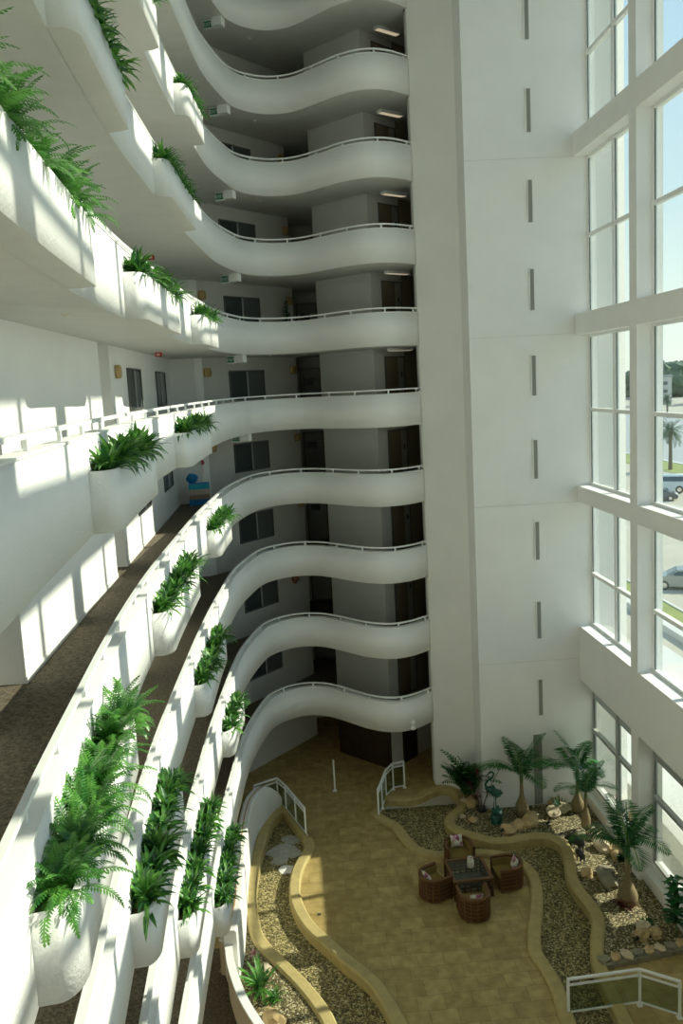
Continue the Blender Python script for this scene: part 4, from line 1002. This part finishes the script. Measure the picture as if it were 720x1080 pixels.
# flower wreaths on lower corridor walls
for k, s_ in ((-3, 4.35),):
    p = on_line(PA, AD, AN, s_, floor_z(k) + 1.72, .04)
    e = empty('wall_wreath', p, math.atan2(AN.y, AN.x), 'orange and red dried flower wreath on the corridor wall of the ' + names[k], 'wreath')
    rng = random.Random(k + 20); mb = MB()
    for i in range(70):
        a = rng.uniform(0, 6.28); q = (.03, .16 * math.cos(a), .13 * math.sin(a)); lance(mb, q, rng.uniform(-1.5, 1.5), R(rng.uniform(-60, 60)), .14, R(30), .028, 3, leaf='orange_flower' if i % 3 else 'red_leaf')
    mb.build('dried_flowers', parent=e)
    mb = MB(); mb.tube([(.01, .16 * math.cos(a * .35), .14 * math.sin(a * .35)) for a in range(19)], .015, 6); mb.build('hoop', 'trunk_bark', e)

# ------------------------------------------------------------------ outside
mb = MB(); mb.add([(10.62, -60, -.14), (300, -60, -.14), (900, 900, -.14), (-300, 900, -.14), (-300, 28.6, -.14), (10.62, 28.6, -.14)], [(0, 1, 2, 3, 4, 5)])
struct(mb.build('ground', 'concrete_out'), 'sunlit paved ground outside the windows')
def strip(x0, x1, y0, y1, mat, name, label, z):
    mb = MB(); mb.box((x0, y0, -.138), (x1, y1, z)); o = mb.build(name, mat); struct(o, label)
strip(22.3, 24.42, -40, 60, 'lawn', 'lawn', 'grass strip before the parking lot', -.09)
strip(24.42, 24.62, -40, 60, 'walk_out', 'kerb', 'kerb of the parking lot', -.02)
strip(21.65, 22.2, -40, 60, 'walk_out', 'kerb.001', 'white low kerb wall outside', .25)
strip(56, 62, 60, 200, 'lawn', 'lawn.001', 'grass verge with the palm beside the road', -.08)
strip(62, 62.8, 60, 220, 'walk_out', 'kerb.002', 'kerb of the road', -.0)
strip(62.8, 120, 60, 320, 'asphalt', 'road', 'grey road beyond the verge', -.1)
strip(10.8, 20.5, -30, 45, 'walk_out', 'terrace', 'pale terrace outside the ground floor windows', -.1)
mb = MB(); mb.box((10.62, -5, 4.62), (14.9, 27.9, 4.86)); struct(mb.build('ceiling.001', 'walk_out'), 'flat canopy outside above the ground floor windows')
mb = MB(); mb.box((11.9, -5, -.14), (12.1, 21.6, 2.7)); tag(mb.build('sun_screen_wall', 'stucco'), 'added cream screen wall blocking low sun, outside the second ground floor window', 'garden wall')  # added outside to keep low sun off the near end of the garden
# fin wall of the building outside
mb = MB(); mb.prism([(10.62, 28.25), (11.5, 28.25), (11.95, 28.7), (11.95, 29.2), (10.62, 29.2)], -.14, ZTOP + .3)
struct(mb.build('wall_back.006', 'far_wall'), 'outer fin of the back wall beyond the first window')
# planter wall outside the ground floor window
mb = MB(); mb.bbox((11.6, 12, -.14), (12.0, 27.9, .55), .03); tag(mb.build('terrace_wall', 'walk_out'), 'low white wall on the terrace outside the ground floor windows', 'low wall')
e = empty('potted_plant', (11.18, 25.9, -.1), 0, 'round tan pot standing outside the first ground floor window', 'potted plant')
mb = MB(); mb.smooth = True; mb.lathe([(0, 0), (.22, 0), (.36, .3), (.34, .55), (.24, .66), (.2, .64), (0, .6)], (0, 0, 0), 20); mb.build('pot', 'rock', e)
mb = MB(); rng = random.Random(5)
for i in range(30): lance(mb, (0, 0, .6), rng.uniform(0, 6.28), R(rng.uniform(20, 85)), rng.uniform(.4, .7), R(60), .03, 5, leaf='palm_green')
mb.build('foliage', parent=e)
def car(loc, rz, paint, label, suv=False):
    e = empty('car', loc, rz, label, 'car', 'parked cars outside')
    Lh, W = (2.25, .9) if not suv else (2.1, .93)
    if not suv: prof = [(-2.25, .45), (-2.2, .75), (-1.9, .98), (-1.4, 1.02), (-.85, 1.38), (-.1, 1.46), (.55, 1.40), (1.25, 1.0), (1.9, .88), (2.2, .70), (2.25, .42), (2.1, .25), (-2.1, .25)]
    else: prof = [(-2.1, .45), (-2.1, 1.1), (-2.0, 1.7), (-1.8, 1.8), (.5, 1.8), (.95, 1.2), (2.0, 1.12), (2.1, .9), (2.1, .5), (2.0, .35), (-2.0, .35)]
    n = len(prof); secs = [(-1, .0), (-.93, 1), (-.0, 1.0), (.93, 1), (1, 0)]
    def body(p_, wid, inset, mat, name):
        mb = MB(); mb.smooth = False; vs = []
        for s_ in (-1, -.9, .9, 1):
            for x, z in p_:
                k_ = max(0, (z - (1.0 if not suv else 1.15))); y = s_ * wid - math.copysign(k_ * .35, s_); sh = .97 if abs(s_) == 1 else 1
                vs.append((x * sh, y, .25 + (z - .25) * (.985 if abs(s_) == 1 else 1)))
        m = len(p_); fs = []
        for q in range(3):
            for i in range(m): a = q * m + i; b = q * m + (i + 1) % m; fs.append((a, b, b + m, a + m))
        fs += [tuple(range(m))[::-1], tuple(3 * m + i for i in range(m))]
        mb.add(vs, fs); return mb.build(name, mat, e)
    body(prof, W, 0, paint, 'body')
    # windows: side glass, windscreens
    mb = MB()
    if not suv:
        for s_ in (-1, 1):
            y = lambda z: s_ * (W * 1.002 - max(0, z - 1.0) * .35 + .006)
            mb.add([(-1.15, y(1.05), 1.04), (1.05, y(1.05), 1.04), (.5, y(1.34), 1.33), (-.8, y(1.32), 1.31)], [(0, 1, 2, 3)])
        mb.add([(.6, -.68, 1.385), (.6, .68, 1.385), (1.22, .78, 1.03), (1.22, -.78, 1.03)], [(0, 1, 2, 3)]); mb.v[-4:] = [(x + .012, y_, z + .014) for x, y_, z in mb.v[-4:]]
        mb.add([(-.9, -.68, 1.365), (-.9, .68, 1.365), (-1.36, .78, 1.06), (-1.36, -.78, 1.06)], [(0, 1, 2, 3)]); mb.v[-4:] = [(x - .012, y_, z + .014) for x, y_, z in mb.v[-4:]]
    else:
        for s_ in (-1, 1):
            y = lambda z: s_ * (W * 1.002 - max(0, z - 1.15) * .35 + .006)
            mb.add([(-1.8, y(1.2), 1.2), (.8, y(1.2), 1.2), (.45, y(1.65), 1.65), (-1.75, y(1.65), 1.65)], [(0, 1, 2, 3)])
        mb.add([(.55, -.66, 1.74), (.55, .66, 1.74), (.95, .78, 1.25), (.95, -.78, 1.25)], [(0, 1, 2, 3)]); mb.v[-4:] = [(x + .02, y_, z + .01) for x, y_, z in mb.v[-4:]]
    mb.build('glazing', 'car_glass', e)
    for x in (-1.4, 1.42):
        for s_ in (-1, 1):
            r_ = .33 if not suv else .38
            mb = MB(); mb.smooth = False; mb.tube([(x, s_ * (W - .16), r_), (x, s_ * (W + .012), r_)], r_, 24); o = mb.build('wheel', 'black_rubber', e)
            mb = MB(); mb.tube([(x, s_ * (W + .0), r_), (x, s_ * (W + .02), r_)], r_ * .58, 16); mb.build('hubcap', 'chrome', o)
    mb = MB()
    for s_ in (-1, 1): mb.bbox((Lh - .22, s_ * .62 - .16, .64), (Lh - .02, s_ * .62 + .16, .78), .02)
    mb.build('headlight', 'ceramic', e)
    for s_ in (-1, 1): mb = MB(); mb.bbox((.78, s_ * (W + .08) - .08, 1.0), (.92, s_ * (W + .08) + .08, 1.12), .02); mb.build('side_mirror', paint, e)
    return e
car((27.5, 55.77, -.138), math.atan2(.42, -.91), 'car_silver', 'silver sedan parked outside beyond the grass strip')
car((46.6, 100.0, -.138), math.atan2(.42, -.91), 'car_white', 'white off road car parked farther away under the palm', True).scale = (1.2, 1.2, 1.25)
car((43.2, 94.5, -.138), math.atan2(.42, -.91), 'car_dark', 'dark car in front of the white off road car')
car((52.2, 101.5, -.138), math.atan2(.42, -.91), 'car_dark', 'dark car at the right of the white off road car', True)
def out_palm(loc, h, fl, label, seed):
    e = empty('palm_tree', loc, 0, label, 'palm tree', 'palm trees outside'); rng = random.Random(seed)
    mb = MB(); mb.smooth = True; mb.tube([(0, 0, 0), (.05, 0, h * .5), (0, 0, h * .8), (0, 0, h)], [.3, .26, .28, .42], 10); mb.build('trunk', 'trunk_bark', e)
    mb = MB()
    for i in range(38): frond(mb, (0, 0, h), rng.uniform(0, 6.28), R(rng.uniform(-50, 80)), fl * rng.uniform(.8, 1.1), R(70), .6, 12, seed=seed + i, leaf='tree_green', rach='tree_green', slim=.2)
    mb.build('crown', parent=e)
out_palm((57.5, 121.5, -.138), 6.0, 3.0, 'palm tree on the grass verge by the road', 30)
out_palm((115.5, 246, -.138), 5.6, 2.4, 'small distant palm on the far side of the road, left', 31)
out_palm((123.5, 246, -.138), 4.8, 2.4, 'small distant palm on the far side of the road, right', 32)
def tree(loc, r, h, label, seed):
    e = empty('tree', loc, 0, label, 'tree', 'distant trees on the horizon'); rng = random.Random(seed)
    mb = MB(); mb.tube([(0, 0, 0), (0, 0, h * .5)], .5, 8); mb.build('trunk', 'trunk_bark', e)
    mb = MB()
    for i in range(11): mb.blob((rng.uniform(-.8, .8) * r, rng.uniform(-.5, .5) * r, h * rng.uniform(.22, .75)), r * rng.uniform(.5, .8), 2, .6, 2.5, seed + i, (1, 1, .75))
    mb.build('crown', 'tree_green', e)
rng = random.Random(77)
tl = ['left end of the treeline', 'second in the treeline', 'third in the treeline', 'fourth in the treeline', 'fifth in the treeline', 'sixth in the treeline', 'seventh in the treeline', 'eighth in the treeline', 'ninth in the treeline', 'right end of the treeline']
for i in range(10):
    Y = 430 + rng.uniform(-25, 25); X = Y * (.438 + .0085 * i); tree((X, Y, -.138), 9, 16 + rng.uniform(-2, 3), 'hazy green tree far beyond the road, ' + tl[i], 100 + i * 10)
for i, (X, Y, w_, h_, lb) in enumerate(((150.5, 330, 5, 17, 'tall pale tower building far away at the left of the window view'), (155.5, 335, 6.5, 11, 'lower pale building beside the far tower'), (163, 318, 12, 5, 'long low white roofed house near the treeline'), (176, 330, 12, 8, 'white roofed house at the right of the window view'))):
    e = empty('building', (X, Y, -.138), R(-24), lb, 'building', 'distant buildings')
    mb = MB(); mb.box((-w_ / 2, -4, 0), (w_ / 2, 4, h_)); mb.build('walls', 'far_wall', e)
    mb = MB(); mb.box((-w_ / 2 - .4, -4.4, h_), (w_ / 2 + .4, 4.4, h_ + .8)); mb.build('roof', 'far_roof' if i < 2 else 'walk_out', e)
    for j in range(max(1, int(h_ // 3.4))): mb = MB(); mb.box((-w_ / 4, -4.05, 1.6 + j * 3.2), (w_ / 4, -3.99, 2.9 + j * 3.2)); mb.build('window', 'pane_mid', e)

# ------------------------------------------------------------------ light
W_ = bpy.data.worlds.new('world'); SC.world = W_; W_.use_nodes = True; N = W_.node_tree.nodes; L = W_.node_tree.links
bg = N['Background']
tc = N.new('ShaderNodeTexCoord'); sp = N.new('ShaderNodeSeparateXYZ'); L.new(tc.outputs['Generated'], sp.inputs[0])
rp = N.new('ShaderNodeValToRGB'); L.new(sp.outputs['Z'], rp.inputs['Fac']); e_ = rp.color_ramp.elements
while len(e_) < 5: e_.new(.5)
for i, (p_, c_) in enumerate([(0, (.62, .70, .70)), (.04, (.60, .70, .73)), (.18, (.43, .58, .72)), (.45, (.29, .46, .72)), (1, (.17, .30, .58))]): e_[i].position = p_; e_[i].color = (*c_, 1)
L.new(rp.outputs['Color'], bg.inputs['Color']); bg.inputs['Strength'].default_value = 1.5
sun = bpy.data.lights.new('sun', 'SUN'); sun.energy = 5.6; sun.angle = R(.6); sun.color = (1, .975, .92)
so = bpy.data.objects.new('sun', sun); C.objects.link(so); sd = Vector((1, .20, .69)).normalized()
so.rotation_euler = (-sd).to_track_quat('-Z', 'Y').to_euler(); so.location = (40, 10, 40)

# ------------------------------------------------------------------ camera
f, yaw, pitch, roll, ppx, ppy = 876.577948, .0459843269, -.136019012, -.0542904091, 343.579176, 525.594755
CX, CY, CZ = .0191878, .1413736, ZO - .1174392
fwd = Vector((math.sin(yaw) * math.cos(pitch), math.cos(yaw) * math.cos(pitch), math.sin(pitch)))
right = Vector((math.cos(yaw), -math.sin(yaw), 0)); up = right.cross(fwd)
c_, s_ = math.cos(roll), math.sin(roll); r2 = right * c_ + up * s_; u2 = up * c_ - right * s_
cam = bpy.data.cameras.new('camera'); co = bpy.data.objects.new('camera', cam); C.objects.link(co)
co.matrix_world = Matrix(((r2.x, u2.x, -fwd.x, CX), (r2.y, u2.y, -fwd.y, CY), (r2.z, u2.z, -fwd.z, CZ), (0, 0, 0, 1)))
cam.sensor_fit = 'VERTICAL'; cam.sensor_height = 36; cam.sensor_width = 24; cam.lens = f / 1080 * 36
cam.shift_x = (360 - ppx) / 1080; cam.shift_y = (ppy - 540) / 1080; cam.clip_end = 3000; cam.clip_start = .1
SC.camera = co
SC.view_settings.view_transform = 'Standard'; SC.view_settings.look = 'None'; SC.view_settings.gamma = 1; SC.view_settings.exposure = 0.30; SC.view_settings.use_curve_mapping = False
SC.cycles.diffuse_bounces = 8; SC.cycles.max_bounces = 14; SC.cycles.transparent_max_bounces = 24
SC.cycles.use_denoising = True
